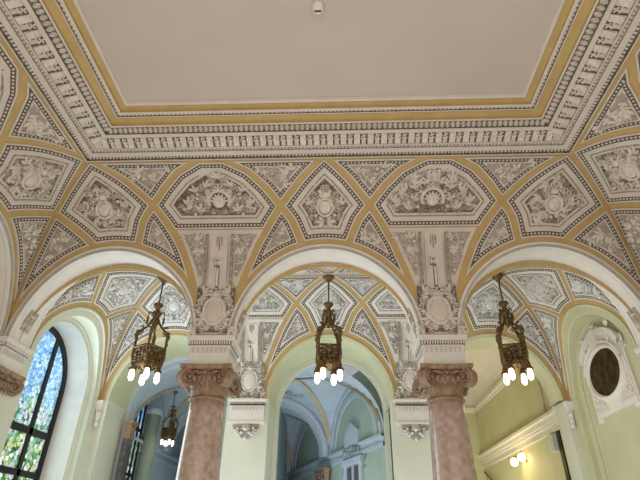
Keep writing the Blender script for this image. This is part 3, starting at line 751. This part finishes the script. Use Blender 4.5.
# end walls of the aisle
for sg, w in ((-1, 'left'), (1, 'right')):
    fc = aleft if sg < 0 else aright; b = ae if sg < 0 else ar_
    steps = [(1.585, -.01, 1), (1.585, .02, 1), (1.55, .03, 1), (1.53, .0, 0), (1.385, .0, 0), (1.37, -.01, 1)]
    archivolt('trim_%d' % (50+(sg > 0)), fc, b, 1.37, 1.585, lambda t: .12, ('palegreen' if sg < 0 else 'green', 'palegreen'), None, steps, False)
    m = MB()
    for y0, y1 in ((8.3, YC-1.37), (YC+1.37, YB+.1)): box(m, (min(sg*XE, sg*6.0), y0, 0), (max(sg*XE, sg*6.0), y1, ZA))
    # fascia ring stepping in to the recess
    rings = ((1.37, .12), (1.33, .12), (1.31, .16), (1.25, .16)) + (((1.25, .78),) if sg < 0 else ((1.25, .19), (1.22, .19), (1.20, .22)))
    a = np.linspace(0, PI, 41)
    rows = []
    for r, d in rings:
        L = [(sg*(XE+d), YC+r, 0.)] + [(sg*(XE+d), YC+r*math.cos(t), ZA+r*math.sin(t)) for t in a] + [(sg*(XE+d), YC-r, 0.)]
        rows.append(np.array(L))
    for k in range(len(rows)-1): m.add(np.concatenate([rows[k], rows[k+1]]), [(j, j+1, 43+j+1, 43+j) for j in range(42)], 0 if not (sg < 0 and k == 3) else 1)
    if sg > 0: box(m, (XE+.22, YC-1.4, 0), (XE+.3, YC+1.4, 6.1))
    struct('wall_niche_' + w, m, ['palegreen' if sg < 0 else 'green', 'white'])
# stained glass window
xw = -6.5
m = MB()
def yz_tube(pts, w, d, mi=0):   # bar in the window plane
    P = np.array(pts, float); n = len(P); T = np.gradient(P, axis=0); T /= np.linalg.norm(T, axis=1)[:, None]; N = np.stack([-T[:, 1], T[:, 0]], 1)
    V = [np.stack([np.full(n, xw+dx), (P+N*e*w/2)[:, 0], (P+N*e*w/2)[:, 1]], 1) for dx, e in ((-d, -1), (-d, 1), (d, 1), (d, -1))]
    m.add(np.concatenate(V), [(k*n+j, k*n+j+1, ((k+1) % 4)*n+j+1, ((k+1) % 4)*n+j) for k in range(4) for j in range(n-1)] + [(0, n, 2*n, 3*n), (n-1, 2*n-1, 3*n-1, 4*n-1)], mi)
a = np.linspace(0, PI, 33)
arc = [(YC+1.19*math.cos(t), ZA+1.19*math.sin(t)) for t in a]
yz_tube([(YC+1.19, .9)] + arc + [(YC-1.19, .9)], .13, .07)
for yy, top in ((YC+.42, 5.65), (YC-.42, 5.65)): yz_tube([(yy, .9), (yy, 3.0), (yy, top)], .12, .06)
for zz, w_ in ((3.56, .14), (2.75, .12), (1.0, .14)): yz_tube([(YC-1.19, zz), (YC, zz), (YC+1.19, zz)], w_, .06)
win = struct('window_1', m, 'black', 'round-headed stained-glass window in a black frame at the left end of the aisle')
m = MB(); fl = Flat((xw, 0, 0), (0, 1, 0), (0, 0, 1), (1, 0, 0))
P = np.array([(YC+1.16, .9)] + [(YC+1.16*math.cos(t), ZA+1.16*math.sin(t)) for t in a] + [(YC-1.16, .9)])
plate(m, fl, P, .012, -.012, 0, 1.); m.build('pane', 'glass', win)
# oval framed picture on the right niche
xo = XE+.22; t = thing('oval_picture', 'dark oval picture in a white crested stucco frame on the green niche', 'picture', (xo, 10.5, 3.9))
fl = Flat((xo, 10.5, 4.74), (0, -1, 0), (0, 0, 1), (-1, 0, 0)); sx = 1.05
m = MB()
a = np.linspace(0, PI, 25)
out = np.array([(-.86, -.84), (-.62, -.84), (-.62, -.76), (.62, -.76), (.62, -.84), (.86, -.84), (.84, .25)] + [(.80*math.cos(q), .30+.50*math.sin(q)) for q in a] + [(-.84, .25)])*sx
plate(m, fl, out, .05, 0, 0); plate(m, fl, inset(out, .06), .07, .04, 0)
fr = m.build('frame', ['white'], t)
m = MB(); ringo(m, fl, 0, 0, .735, .515, .09, .07, .07, 0, 40); ringo(m, fl, 0, .02, .80, .60, .06, .08, .07, 0, 30, .15, PI-.15); m.build('oval_moulding', 'white', fr)
for sg in (-1, 1):
    m = MB(); P = np.array([(sg*.78, -.70), (sg*.25, -.70), (sg*.30, -.57), (sg*.62, -.42), (sg*.78, -.15)]); plate(m, fl, P, .075, .06, 1)
    foliage(m, fl, P, .075, .03, .09, 4, mi=0)
    m.build('corner_scrollwork', ['white', 'cream'], fr)
m = MB(); rim = [(.86*math.cos(q), .34+.52*math.sin(q)) for q in np.linspace(.1, PI-.1, 22)]
for r0, hh in ((0, .14), (.08, .11)):
    V = []; Q = np.array(rim)*(1-r0)
    V = np.concatenate([np.column_stack([Q*sx, np.full(22, .06)]), np.column_stack([Q*sx, np.full(22, hh)]), np.column_stack([Q*sx*.93, np.full(22, hh)]), np.column_stack([Q*sx*.93, np.full(22, .06)])])
    m.add(fl.map(V), [(k*22+j, k*22+j+1, (k+1)*22+j+1, (k+1)*22+j) for k in range(3) for j in range(21)])
plate(m, fl, np.array([(-.12, .52), (.12, .52), (.15, .86), (-.15, .86)])*sx, .17, .05)
shell(m, fl, 0, .88*sx, .16, .08, .08, 0, 5)
for sg in (-1, 1):
    scroll(m, fl, sg*.22, .88, .08, PI/2, sg, .08, .07, mi=0); leaf(m, fl, sg*.55, .80, PI/2-sg*.6, .2, .12, .08, .07, 0, 0); leaf(m, fl, sg*.88, .35, PI/2, .2, .1, .07, .03, 0, 0); scroll(m, fl, sg*.90, .28, .06, 0, sg, .07, .0, mi=0)
    plate(m, fl, np.array([(sg*.50, .50), (sg*.58, .50), (sg*.58, .62), (sg*.50, .62)]), .13, .06)
m.build('crest', 'white', fr)
m = MB(); boss(m, fl, 0, 0, .70, .475, .012, .072, 0, 40); m.build('canvas', 'dark', t)

# ------------------------------------------------------------------ lanterns
def lantern(x, y, ztop, label, group, rot=.3, s=1.):
    t = thing('hanging_lantern', label, 'lantern', (x, y, ztop), group)
    Z = lambda d: ztop - d*s
    m = MB(); lathe(m, (x, y, 0), [(.03, Z(-.06)), (.05, Z(0)), (.13*s, Z(.0)), (.14*s, Z(.02)), (.11*s, Z(.05)), (.06*s, Z(.09)), (.035*s, Z(.15)), (.02*s, Z(.17))], 16); m.build('canopy', 'brass', t)
    m = MB(); tube(m, [(x, y, Z(.15)), (x, y, Z(.45)), (x, y, Z(.78))], .02*s, 8); m.build('rod', 'brass', t)
    m = MB(); lathe(m, (x, y, 0), [(.02*s, Z(.68)), (.11*s, Z(.70)), (.12*s, Z(.73)), (.06*s, Z(.80)), (.045*s, Z(.86)), (.10*s, Z(.90)), (.115*s, Z(.96)), (.08*s, Z(1.02)), (.07*s, Z(1.10)), (.10*s, Z(1.16)), (.05*s, Z(1.26)), (.01*s, Z(1.32))], 14)
    fin = m.build('finial', 'brass', t)
    R = lambda a, r, z: (x+r*math.cos(a)*s, y+r*math.sin(a)*s, z)
    for k in range(4):
        a = rot + k*PI/2
        m = MB()
        tube(m, [R(a, .09, Z(.93)), R(a, .15, Z(.90)), R(a, .18, Z(.95)), R(a, .18, Z(1.02))], [.018*s]*4, 6)
        lathe(m, R(a, .18, 0), [(.005*s, Z(1.0)), (.028*s, Z(1.05)), (.022*s, Z(1.12)), (.03*s, Z(1.16)), (.004*s, Z(1.22))], 8)
        m.build('tassel', 'brass', fin)
        m = MB()
        p = [R(a, .06, Z(1.08)), R(a, .10, Z(1.18)), R(a, .16, Z(1.28)), R(a, .25, Z(1.36)), R(a, .32, Z(1.42)), R(a, .345, Z(1.50)), R(a, .33, Z(1.62)), R(a, .335, Z(1.80)), R(a, .34, Z(2.0)), R(a, .31, Z(2.16))]
        tube(m, p, np.array([.03, .03, .026, .03, .045, .045, .03, .026, .034, .03])*s, 7)
        ball(m, R(a, .33, Z(1.42)), .055*s, 8); ball(m, R(a, .36, Z(1.50)), .045*s, 8); ball(m, R(a, .34, Z(1.68)), .04*s, 8)
        for q in range(5):
            th = np.linspace(0, 4.5, 9); rr = .05*(1-th/6)
            tube(m, [R(a, .26+rr_*math.cos(b_)+.0, Z(1.36+.06*(q-2)*.6)+rr_*math.sin(b_)*s) for rr_, b_ in zip(rr, th+q)], .012*s, 4)
        m.build('arm', 'brass', t)
    # openwork basket, square in plan, sides between the arms
    m = MB(); rt, rbm, zt, zb = .345, .30, Z(1.79), Z(2.12)
    for rr, zz, w in ((rt, zt, .03), (rt*.985, zt-.07*s, .018), (rbm, zb, .03), (rbm*1.0, zb+.05*s, .016)):
        tube(m, [R(rot+k*PI/2, rr, zz) for k in range(5)], w*s, 6)
    sr = random.Random(3)
    for k in range(4):
        A = np.array(R(rot+k*PI/2, rt*.97, 0)); B = np.array(R(rot+(k+1)*PI/2, rt*.97, 0)); ud = (B-A); Ls = np.linalg.norm(ud); ud /= Ls
        nd = np.cross(ud, [0, 0, 1.]); c0 = (A+B)/2
        fl = Flat((c0[0], c0[1], zb), ud, (0, 0, 1), nd)
        for iu in range(5):
            for iz in range(4):
                u = (-.4+.2*iu)*Ls + sr.uniform(-.01, .01)*s; v = (.05+.075*iz)*s; ch = sr.choice((-1, 1))
                th = np.linspace(0, 1.6*2*PI, 13); rr = .058*s*(1-.7*np.linspace(0, 1, 13)); a0 = sr.uniform(0, 6)
                tube(m, fl.map(np.stack([u+rr*np.cos(a0+ch*th), v+rr*np.sin(a0+ch*th), np.zeros(13)], 1)), .0135*s, 5)
        for iu in range(7): leaf(m, fl, (-.42+.14*iu)*Ls, 0, -PI/2, .10*s, .07*s, .03*s, .0, 0, 0)
        for q in range(3):
            u = (-.25+.25*q)*Ls; boss(m, fl, u, (.26 if q == 1 else .17)*s, .05*s, .06*s, .04*s, 0, 0, 10)
    m.build('basket', 'brass', t)
    m = MB(); lathe(m, (x, y, 0), [(.03*s, zb+.02), (.20*s, zb), (.21*s, zb-.03*s), (.12*s, zb-.07*s), (.10*s, zb-.12*s), (.03*s, zb-.16*s), (.005, zb-.2*s)], 14); m.build('bottom_plate', 'brass', t)
    for k in range(4):
        a = rot + PI/4*0 + k*PI/2 + .25
        m = MB(); c = R(a, .27, 0)
        tube(m, [R(a, .16, zb-.02*s), R(a, .22, zb-.03*s), (c[0], c[1], zb-.10*s)], .022*s, 6)
        lathe(m, c, [(.01, zb-.05*s), (.05*s, zb-.07*s), (.055*s, zb-.10*s), (.04*s, zb-.14*s), (.06*s, zb-.17*s), (.03*s, zb-.19*s)], 10)
        for q in range(5): leaf(m, Flat((c[0], c[1], zb-.12*s), (math.cos(q*1.256), math.sin(q*1.256), 0), (0, 0, -1), (-math.sin(q*1.256), math.cos(q*1.256), 0)), .03*s, 0, .9, .09*s, .05*s, .01, 0, 0, 0)
        h = m.build('bulb_holder', 'brass', t)
        m = MB(); lathe(m, c, [(.03*s, zb-.17*s), (.04*s, zb-.19*s), (.052*s, zb-.24*s), (.062*s, zb-.31*s), (.056*s, zb-.37*s), (.034*s, zb-.41*s), (.004, zb-.425*s)], 14); m.build('bulb', 'bulb', h)
    return t
ZL = 7.04
lan = []
for x, w, r in ((-BAY, 'left', .25), (0, 'middle', .9), (BAY, 'right', .55)):
    lantern(x, YC, ZL, f'brass openwork lantern with four lit bulbs hanging behind the {w} hall arch', 'brass lanterns in the aisle', r)

# ================================================================== rooms beyond
def clip(m, ymin=YB+1.47):
    bm = bmesh.new(); bm.from_mesh(m.data)
    bmesh.ops.bisect_plane(bm, geom=bm.verts[:]+bm.edges[:]+bm.faces[:], plane_co=(0, ymin, 0), plane_no=(0, 1, 0), clear_inner=True)
    bm.to_mesh(m.data); bm.free()
def corridor(org, ang, W, zs, bays, L, names, seed=0, wallmat='sage', endz=True):
    """groin-vaulted passage; local a = across (0 centre), t = along"""
    d = np.array([-math.sin(ang), math.cos(ang), 0]); st = lambda a: -2.; n = np.array([math.cos(ang), math.sin(ang), 0]); org = np.array(org, float)
    def W3(a, t, z): a, t, z = np.broadcast_arrays(np.asarray(a, float), t, z); return org + a[..., None]*n + t[..., None]*d + np.stack([0*z, 0*z, z], -1)
    m = MB(); N = 28
    a = np.linspace(0, PI, 33); tt = np.linspace(-1.6, L*.07+.02, 14)
    for t0, t1 in zip(tt, tt[1:]): m.add(np.concatenate([W3(W*np.cos(a), np.full(33, t_), zs+W*np.sin(a)) for t_ in (t0, t1)]), [(j, j+1, 34+j, 33+j) for j in range(32)])
    for k in range(bays):
        g = np.linspace(-1, 1, N+1); A, T = np.meshgrid(g*W, g*L/2*.86, indexing='ij'); tc = L*(k+.5)
        Zg = zs + np.maximum(np.sqrt(np.maximum(0, W*W-A*A)), np.sqrt(np.maximum(0, 1-(T/(L/2*.86))**2))*W)
        V = W3(A, T+tc, Zg).reshape(-1, 3)
        m.add(V, [(i*(N+1)+j, i*(N+1)+j+1, (i+1)*(N+1)+j+1, (i+1)*(N+1)+j) for i in range(N) for j in range(N)], 0, False)
        for sg in (-1, 1):      # tan diagonal bands on the groins
            q = np.linspace(-.98, .98, 41); zz = zs + np.sqrt(np.maximum(0, 1-q*q))*W - .02
            for e in (-1, 1):
                P0 = W3(q*W, tc+sg*q*L/2*.86, zz); P1 = W3(np.clip(q*W+e*.10, -W, W), tc+sg*q*L/2*.86-e*sg*0, zs+np.sqrt(np.maximum(0, W*W-np.clip(q*W+e*.10, -W, W)**2))*1.0-.03)
                m.add(np.concatenate([P0, P0+n*e*.09+np.array([0, 0, -.02])]), [(j, j+1, 42+j, 41+j) for j in range(40)], 1)
    clip(struct(names[0], m, ['blue', 'tan']))
    m = MB(); a = np.linspace(0, PI, 33)
    for k in range(1, bays+1):  # transverse arches
        t0, t1 = L*k-.24, L*k+.24
        rr = [(W-.02, t0), (W-.10, t0), (W-.13, t0+.04), (W-.22, t0+.04), (W-.22, t1-.04), (W-.13, t1-.04), (W-.10, t1), (W-.02, t1)]
        rows = [W3(r*np.cos(a), np.full(33, t_), zs+r*np.sin(a)) for r, t_ in rr]
        for q in range(len(rows)-1): m.add(np.concatenate([rows[q], rows[q+1]]), [(j, j+1, 34+j, 33+j) for j in range(32)], 0)
        P = np.concatenate([np.stack([W*np.cos(a), zs+W*np.sin(a)], 1)[::-1], [(W+.1, zs), (W+.1, zs+W+.4), (-W-.1, zs+W+.4), (-W-.1, zs)]])
        for t_ in (t0+.01, t1-.01): plate(m, Flat(org+t_*d, n, (0, 0, 1), d), P, 0, 0, 0, 1.)
    for k in range(bays):   # wall arches (white archivolts on both side walls)
        tc = L*(k+.5); Rw = L/2*.86
        for sg in (-1, 1):
            rows = [W3(np.full(33, sg*(W-w_)), tc+r*np.cos(a), zs+r*np.sin(a)*W/Rw) for r, w_ in ((Rw, .0), (Rw, .06), (Rw-.16, .06), (Rw-.16, 0.), (Rw-.30, 0), (Rw-.30, .04), (Rw-.52, .04), (Rw-.56, -.25))]
            for q in range(len(rows)-1):
                if q != 3: m.add(np.concatenate([rows[q], rows[q+1]]), [(j, j+1, 34+j, 33+j) for j in range(32)], 0)
    for sg in (-1, 1):      # impost band
        for z0, z1, p_ in ((zs-.30, zs-.20, .06), (zs-.20, zs-.06, .03), (zs-.06, zs+.02, .10)):
            x0, x1 = sorted((sg*(W-p_), sg*(W+.05)))
            V = [W3(np.array(x_), t_, z_) for z_ in (z0, z1) for t_ in (st(sg*W), L*bays+.3) for x_ in (x0, x1)]
            m.add(V, [(0, 1, 3, 2), (4, 5, 7, 6), (0, 1, 5, 4), (2, 3, 7, 6), (0, 2, 6, 4), (1, 3, 7, 5)])
    clip(struct(names[1], m, 'blue'))
    m = MB()
    for sg in (-1, 1):
        V = [W3(np.array(sg*(W+o_)), t_, z_) for o_ in (0, .3) for t_ in (st(sg*W), L*bays+.3) for z_ in (0, zs+W+.3)]
        m.add(V, [(0, 1, 3, 2), (4, 5, 7, 6), (0, 2, 6, 4), (1, 3, 7, 5)])
    V = [W3(np.array(a_), L*bays+.2, z_) for a_ in (-W-.3, W+.3) for z_ in (0, zs+W+.3)]
    m.add(V, [(0, 1, 3, 2)])
    clip(struct(names[2], m, wallmat))
    return W3
# oblique passage behind the middle opening
ANG = math.radians(20); WC = 1.85
org = np.array([1.5, 13.45, 0]) - WC*np.array([math.cos(ANG), math.sin(ANG), 0])
Wm = corridor(org, ANG, WC, 4.05, 2, 5.0, ('ceiling_passage', 'trim_60', 'wall_passage'))
# straight passage behind the left opening
Wl = corridor((-4.03, 14.0, 0), 0., 1.75, 4.1, 2, 3.6, ('ceiling_corridor', 'trim_61', 'wall_corridor'), wallmat='blue')
# double door with a pediment in the first wall niche of the oblique passage
d_ = np.array([-math.sin(ANG), math.cos(ANG), 0]); n_ = np.array([math.cos(ANG), math.sin(ANG), 0])
fl = Flat(Wm(np.array(WC+.0), 2.5, 0.), d_, (0, 0, 1), -n_)
m = MB()
for u in (-.62, .62): plate(m, fl, np.array([(u-.10, 0), (u+.10, 0), (u+.10, 3.55), (u-.10, 3.55)]), .08, -.05)
plate(m, fl, np.array([(-.78, 3.55), (.78, 3.55), (.78, 3.72), (-.78, 3.72)]), .12, -.05)
plate(m, fl, np.array([(-.55, 3.9), (.55, 3.9), (.55, 4.45), (0, 4.75), (-.55, 4.45)]), .10, -.05)
plate(m, fl, np.array([(-.05, 0), (.05, 0), (.05, 3.55), (-.05, 3.55)]), .07, -.05)
dr = struct('door_1', m, 'blue', 'tall dark double door under a white pediment seen through the middle opening')
m = MB()
for sg in (-1, 1): foliage(m, fl, np.array([(sg*.80, 2.6), (sg*.95, 2.6), (sg*.95, 4.0), (sg*.80, 4.0)]), .0, .06, .14, 5, mi=0)
foliage(m, fl, np.array([(-.75, 3.72), (.75, 3.72), (.6, 3.95), (0, 4.1), (-.6, 3.95)]), .1, .06, .14, 6, sym=0., mi=0); m.build('carved_surround', ['bluegrey'], dr)
for sg in (-1, 1):
    m = MB(); plate(m, fl, np.array([(sg*.06, 0), (sg*.51, 0), (sg*.51, 3.5), (sg*.06, 3.5)]), .03, -.03); m.build('door_leaf', 'slate', dr)
# plaster sprays on the passage vault
for i, (a_, t_) in enumerate(((-.75, 3.9), (.35, 4.0))):
    z_ = 4.05 + max(math.sqrt(WC**2-a_**2), 0); z0 = 4.05+WC*math.sqrt(max(0, 1-((t_-2.5)/2.15)**2)); z_ = max(z_, z0)
    o_ = Wm(np.array(a_), t_, z_-.06); m = MB(); f2 = Flat(o_, n_, d_, (0, 0, -1))
    th = np.linspace(0, 2*PI, 16, endpoint=False); P = np.stack([.42*np.cos(th), .34*np.sin(th)], 1)
    foliage(m, f2, P, 0, .05, .17, 3+i, sym=0., mi=0)
    t = tag(m.build('vault_spray', ['bluegrey'], None, o_), ('grey leaf spray on the bluish passage vault, further from its pier', 'grey leaf spray on the bluish passage vault, right above its pier')[i], 'stucco ornament', 'leaf sprays on the passage vault')
# dark carved pilaster heads
def dark_pilaster(x, y, w, zt, label, u=(1, 0, 0), nrm=(0, -1, 0)):
    t = thing('dark_pilaster', label, 'pilaster', (x, y, 0), 'dark pilasters of the passages')
    f2 = Flat((x, y, 0), u, (0, 0, 1), nrm)
    m = MB(); plate(m, f2, np.array([(-w*.42, 0), (w*.42, 0), (w*.42, zt-.4), (-w*.42, zt-.4)]), .12, -.02); m.build('shaft', 'slate', t)
    m = MB(); P = np.array([(-w*.42, zt-.4), (w*.42, zt-.4), (w*.55, zt), (-w*.55, zt)]); plate(m, f2, P, .14, -.02, 0); foliage(m, f2, P, .14, .06, .12, 4, sym=0., mi=0)
    plate(m, f2, np.array([(-w*.6, zt-.04), (w*.6, zt-.04), (w*.6, zt+.03), (-w*.6, zt+.03)]), .2, -.02); m.build('capital', 'capital', t)
    return t
p_ = Wm(np.array(WC-.02), 5.0, 0.); dark_pilaster(p_[0]-.1, p_[1], 1.0, 3.66, 'dark pilaster with carved brown capital beyond the middle opening', tuple(d_), tuple(-n_))
dark_pilaster(-5.36, YB+1.12, .34, 4.22, 'dark pilaster with brown capital inside the left back opening', (0, 1, 0), (1, 0, 0))
# corridor: narrow window, green shaft, small lanterns
m = MB(); xw2 = -5.77
for y0, y1 in ((14.55, 14.62), (15.13, 15.20), (14.85, 14.90)): box(m, (xw2, y0, 1.2), (xw2+.08, y1, 5.2))
for z0 in (1.2, 3.1, 4.3, 5.15): box(m, (xw2, 14.55, z0), (xw2+.08, 15.20, z0+.07))
w2 = struct('window_2', m, 'black', 'narrow stained-glass window in the corridor behind the left lantern')
m = MB(); box(m, (xw2+.01, 14.6, 1.25), (xw2+.03, 15.15, 5.17)); m.build('pane', 'glass', w2)
t = thing('green_half_column', 'slim sage green half column beside the narrow corridor window', 'column', (-5.58, 15.6, 0))
m = MB(); lathe(m, (-5.58, 15.6, 0), [(.2, 0), (.2, 4.9)], 20); m.build('shaft', 'sage', t)
m = MB(); lathe(m, (-5.58, 15.6, 0), [(.2, 4.9), (.27, 4.95), (.27, 5.05), (.22, 5.1)], 20); m.build('cap', 'blue', t)
lantern(-4.95, 15.4, 5.57, 'small distant lantern in the bluish corridor, the nearer one', 'far lanterns in the corridor', .4, .62)
lantern(-5.3, 16.7, 5.30, 'small distant lantern in the bluish corridor, the farther one', 'far lanterns in the corridor', .9, .44)

# stair hall behind the right opening
m = MB()
box(m, (6.0, YB+.1, 0), (6.2, 21.8, 6.5)); box(m, (1.8, 21.6, 0), (6.2, 21.8, 6.5)); box(m, (1.9, YB+.6, 0), (2.05, 21.8, 6.5))
struct('wall_stair', m, 'green')
m = MB(); a = np.linspace(0, PI, 33)
for y0, y1, mi in ((YB+.5, 16.4, 0), (16.4, 21.75, 1)):
    rows = [np.stack([4.03+1.98*np.cos(a), np.full(33, y_), 6.45+1.75*np.sin(a)], 1) for y_ in (y0, y1)]
    m.add(np.concatenate(rows), [(j, j+1, 34+j, 33+j) for j in range(32)], mi)
plate(m, Flat((4.03, 21.6, 6.45), (1, 0, 0), (0, 0, 1), (0, -1, 0)), np.stack([1.98*np.cos(a), 1.75*np.sin(a)], 1), 0, 0, 1, 1.)
struct('ceiling_stair', m, ['green', 'white'])
m = MB()
for z0, z1, p_ in ((6.30, 6.38, .05), (6.38, 6.50, .11)):
    box(m, (6.0-p_, 16.4, z0), (6.0, 21.6, z1)); box(m, (2.0, 21.6-p_, z0), (6.0, 21.6, z1))
struct('trim_70', m, 'white')
m = MB()
for z0, z1, p_ in ((4.16, 4.22, .05), (4.22, 4.34, .03), (4.34, 4.42, .07), (4.42, 4.56, .10), (4.56, 4.64, .17)):
    box(m, (6.0-p_, 13.3, z0), (6.0, 21.6, z1)); box(m, (6.0-p_-.05, 12.85, z0), (6.0, 13.3, z1+.06))
struct('trim_71', m, 'white', 'long white cornice along the green stair hall wall')
m = MB(); box(m, (5.96, 13.70, 0), (5.99, 13.90, 4.15)); d2 = struct('door_2', m, 'black', 'black sheet for the shade of a door gap below the near stair hall cornice')  # black sheet painted in for the shade of an open door slit
t = thing('wall_box', 'pale grey box fixed high on the green stair hall wall under the cornice', 'box', (6, 14.18, 3.7))
m = MB(); box(m, (5.88, 14.0, 3.70), (6.0, 14.36, 4.12)); m.build('housing', 'plastic', t)
m = MB(); box(m, (5.865, 14.13, 3.84), (5.88, 14.22, 3.96)); m.build('cover', 'white', t)
t = thing('wall_pipe', 'thin vertical pipe above the white cornice of the stair hall', 'pipe', (5.97, 14.3, 4.7))
m = MB(); tube(m, [(5.97, 14.3, 4.66), (5.97, 14.3, 5.4), (5.97, 14.3, 6.2)], .02, 6); m.build('tube', 'green', t)
m = MB()
for z_ in (4.9, 5.9): box(m, (5.94, 14.27, z_), (6.0, 14.33, z_+.03))
m.build('clip', 'green', t)
t = thing('wall_sconce', 'brass wall sconce with two lit globes on the green stair hall wall', 'sconce', (6, 16.6, 3.85))
m = MB(); fl = Flat((6.0, 16.6, 3.85), (0, 1, 0), (0, 0, 1), (-1, 0, 0)); boss(m, fl, 0, 0, .07, .11, .04, 0, 0); m.build('back_plate', 'brass', t)
for k, (yy, zz, xx) in enumerate(((16.35, 3.86, 5.78), (16.95, 3.80, 5.72))):
    m = MB(); tube(m, [(5.97, 16.6, 3.85), (5.85, 16.6+(yy-16.6)*.4, 3.95), (xx, yy, zz+.16), (xx, yy, zz+.10)], .016, 6); ar = m.build('arm', 'brass', t)
    m = MB(); ball(m, (xx, yy, zz), .12, 14); m.build('globe', 'globe', ar)
t = thing('handrail', 'dark sloping handrail at the far end of the stair hall wall', 'handrail', (5.9, 20.5, 3.6))
m = MB(); tube(m, [(5.9, 21.3, 4.0), (5.9, 20.3, 3.55), (5.9, 18.8, 2.95)], .035, 8); m.build('rail', 'slate', t)
m = MB(); tube(m, [(5.9, 20.3, 3.54), (5.96, 20.3, 3.5), (6.0, 20.3, 3.5)], .02, 6); m.build('bracket', 'brass', t)

# ================================================================== camera and light
cam = bpy.data.cameras.new('camera'); co = bpy.data.objects.new('camera', cam); C.objects.link(co); sc.camera = co
f_, pit, yaw, rol = 485.87, .5554, .0447, .0132
F = Vector((-math.sin(yaw)*math.cos(pit), math.cos(yaw)*math.cos(pit), math.sin(pit))); R_ = Vector((math.cos(yaw), math.sin(yaw), 0)); U_ = R_.cross(F)
R2 = R_*math.cos(rol)+U_*math.sin(rol); U2 = U_*math.cos(rol)-R_*math.sin(rol)
from mathutils import Matrix
mw = Matrix((R2, U2, -F)).transposed().to_4x4(); mw.translation = (.246, 0, 1.6); co.matrix_world = mw
cam.sensor_width = 36; cam.lens = f_*36/640; cam.clip_start = .05
w = bpy.data.worlds.new('world'); sc.world = w; w.use_nodes = True
w.node_tree.nodes['Background'].inputs['Color'].default_value = (.92, .95, 1., 1); w.node_tree.nodes['Background'].inputs['Strength'].default_value = .4
def area_light(name, loc, to, sx, sy, power, color):
    l = bpy.data.lights.new(name, 'AREA'); l.shape = 'RECTANGLE'; l.size = sx; l.size_y = sy; l.energy = power; l.color = color
    o = bpy.data.objects.new(name, l); C.objects.link(o); o.location = loc
    o.rotation_euler = (Vector(to)-Vector(loc)).to_track_quat('-Z', 'Y').to_euler(); return o
def point(name, loc, power, color, r=.08):
    l = bpy.data.lights.new(name, 'POINT'); l.energy = power; l.color = color; l.shadow_soft_size = r
    o = bpy.data.objects.new(name, l); C.objects.link(o); o.location = loc; return o
# fill added behind the camera for assumed hall windows, another for floor bounce
area_light('hall_rear_fill', (0, -2.5, 2.6), (0, 6, 4.2), 9, 4, 275, (1., .92, .86))
area_light('hall_floor_fill', (0, 4.0, .3), (0, 4.5, 6), 9, 6, 125, (1., .90, .82))  # unseen upward fill added in place of floor bounce
# daylight of the stained-glass window, then upward fills added near the floors
area_light('window_reveal_light', (-6.38, YC, 3.4), (0, YC, 3.6), 2.0, 3.6, 34, (.66, .92, 1.))
area_light('aisle_window_light', (-5.6, YC, 3.4), (0, YC, 4.2), 2.0, 3.6, 100, (.82, .92, 1.))
area_light('aisle_floor_fill', (0, YC, .4), (0, YC, 6), 9.5, 2.6, 205, (.80, .92, 1.))  # added fill along the aisle floor
area_light('passage_fill', (-1.2, 15.2, .6), (-1.2, 15.4, 5), 2, 2, 110, (.78, .90, 1.))  # added fill that brightens the passage vault from below
area_light('corridor_fill', (-4.0, 17.5, .6), (-4.0, 17.5, 5), 2, 5, 90, (.70, .84, 1.))  # added unseen fill for the corridor
area_light('stair_fill', (4.0, 17.5, .6), (4.3, 17.5, 6), 3, 7, 330, (1., .92, .74))  # added warm fill, brightens the stair hall walls and vault
point('sconce_light', (5.35, 16.6, 3.7), 16, (1., .72, .35), .12)
for x in (-BAY, 0, BAY): point('lantern_light', (x, YC, ZL-2.75), 8, (1., .80, .55), .2)
sc.view_settings.view_transform = 'Standard'; sc.view_settings.look = 'None'; sc.view_settings.gamma = 1.; sc.view_settings.exposure = 0.
sc.view_settings.use_curve_mapping = False
sc.cycles.use_denoising = True
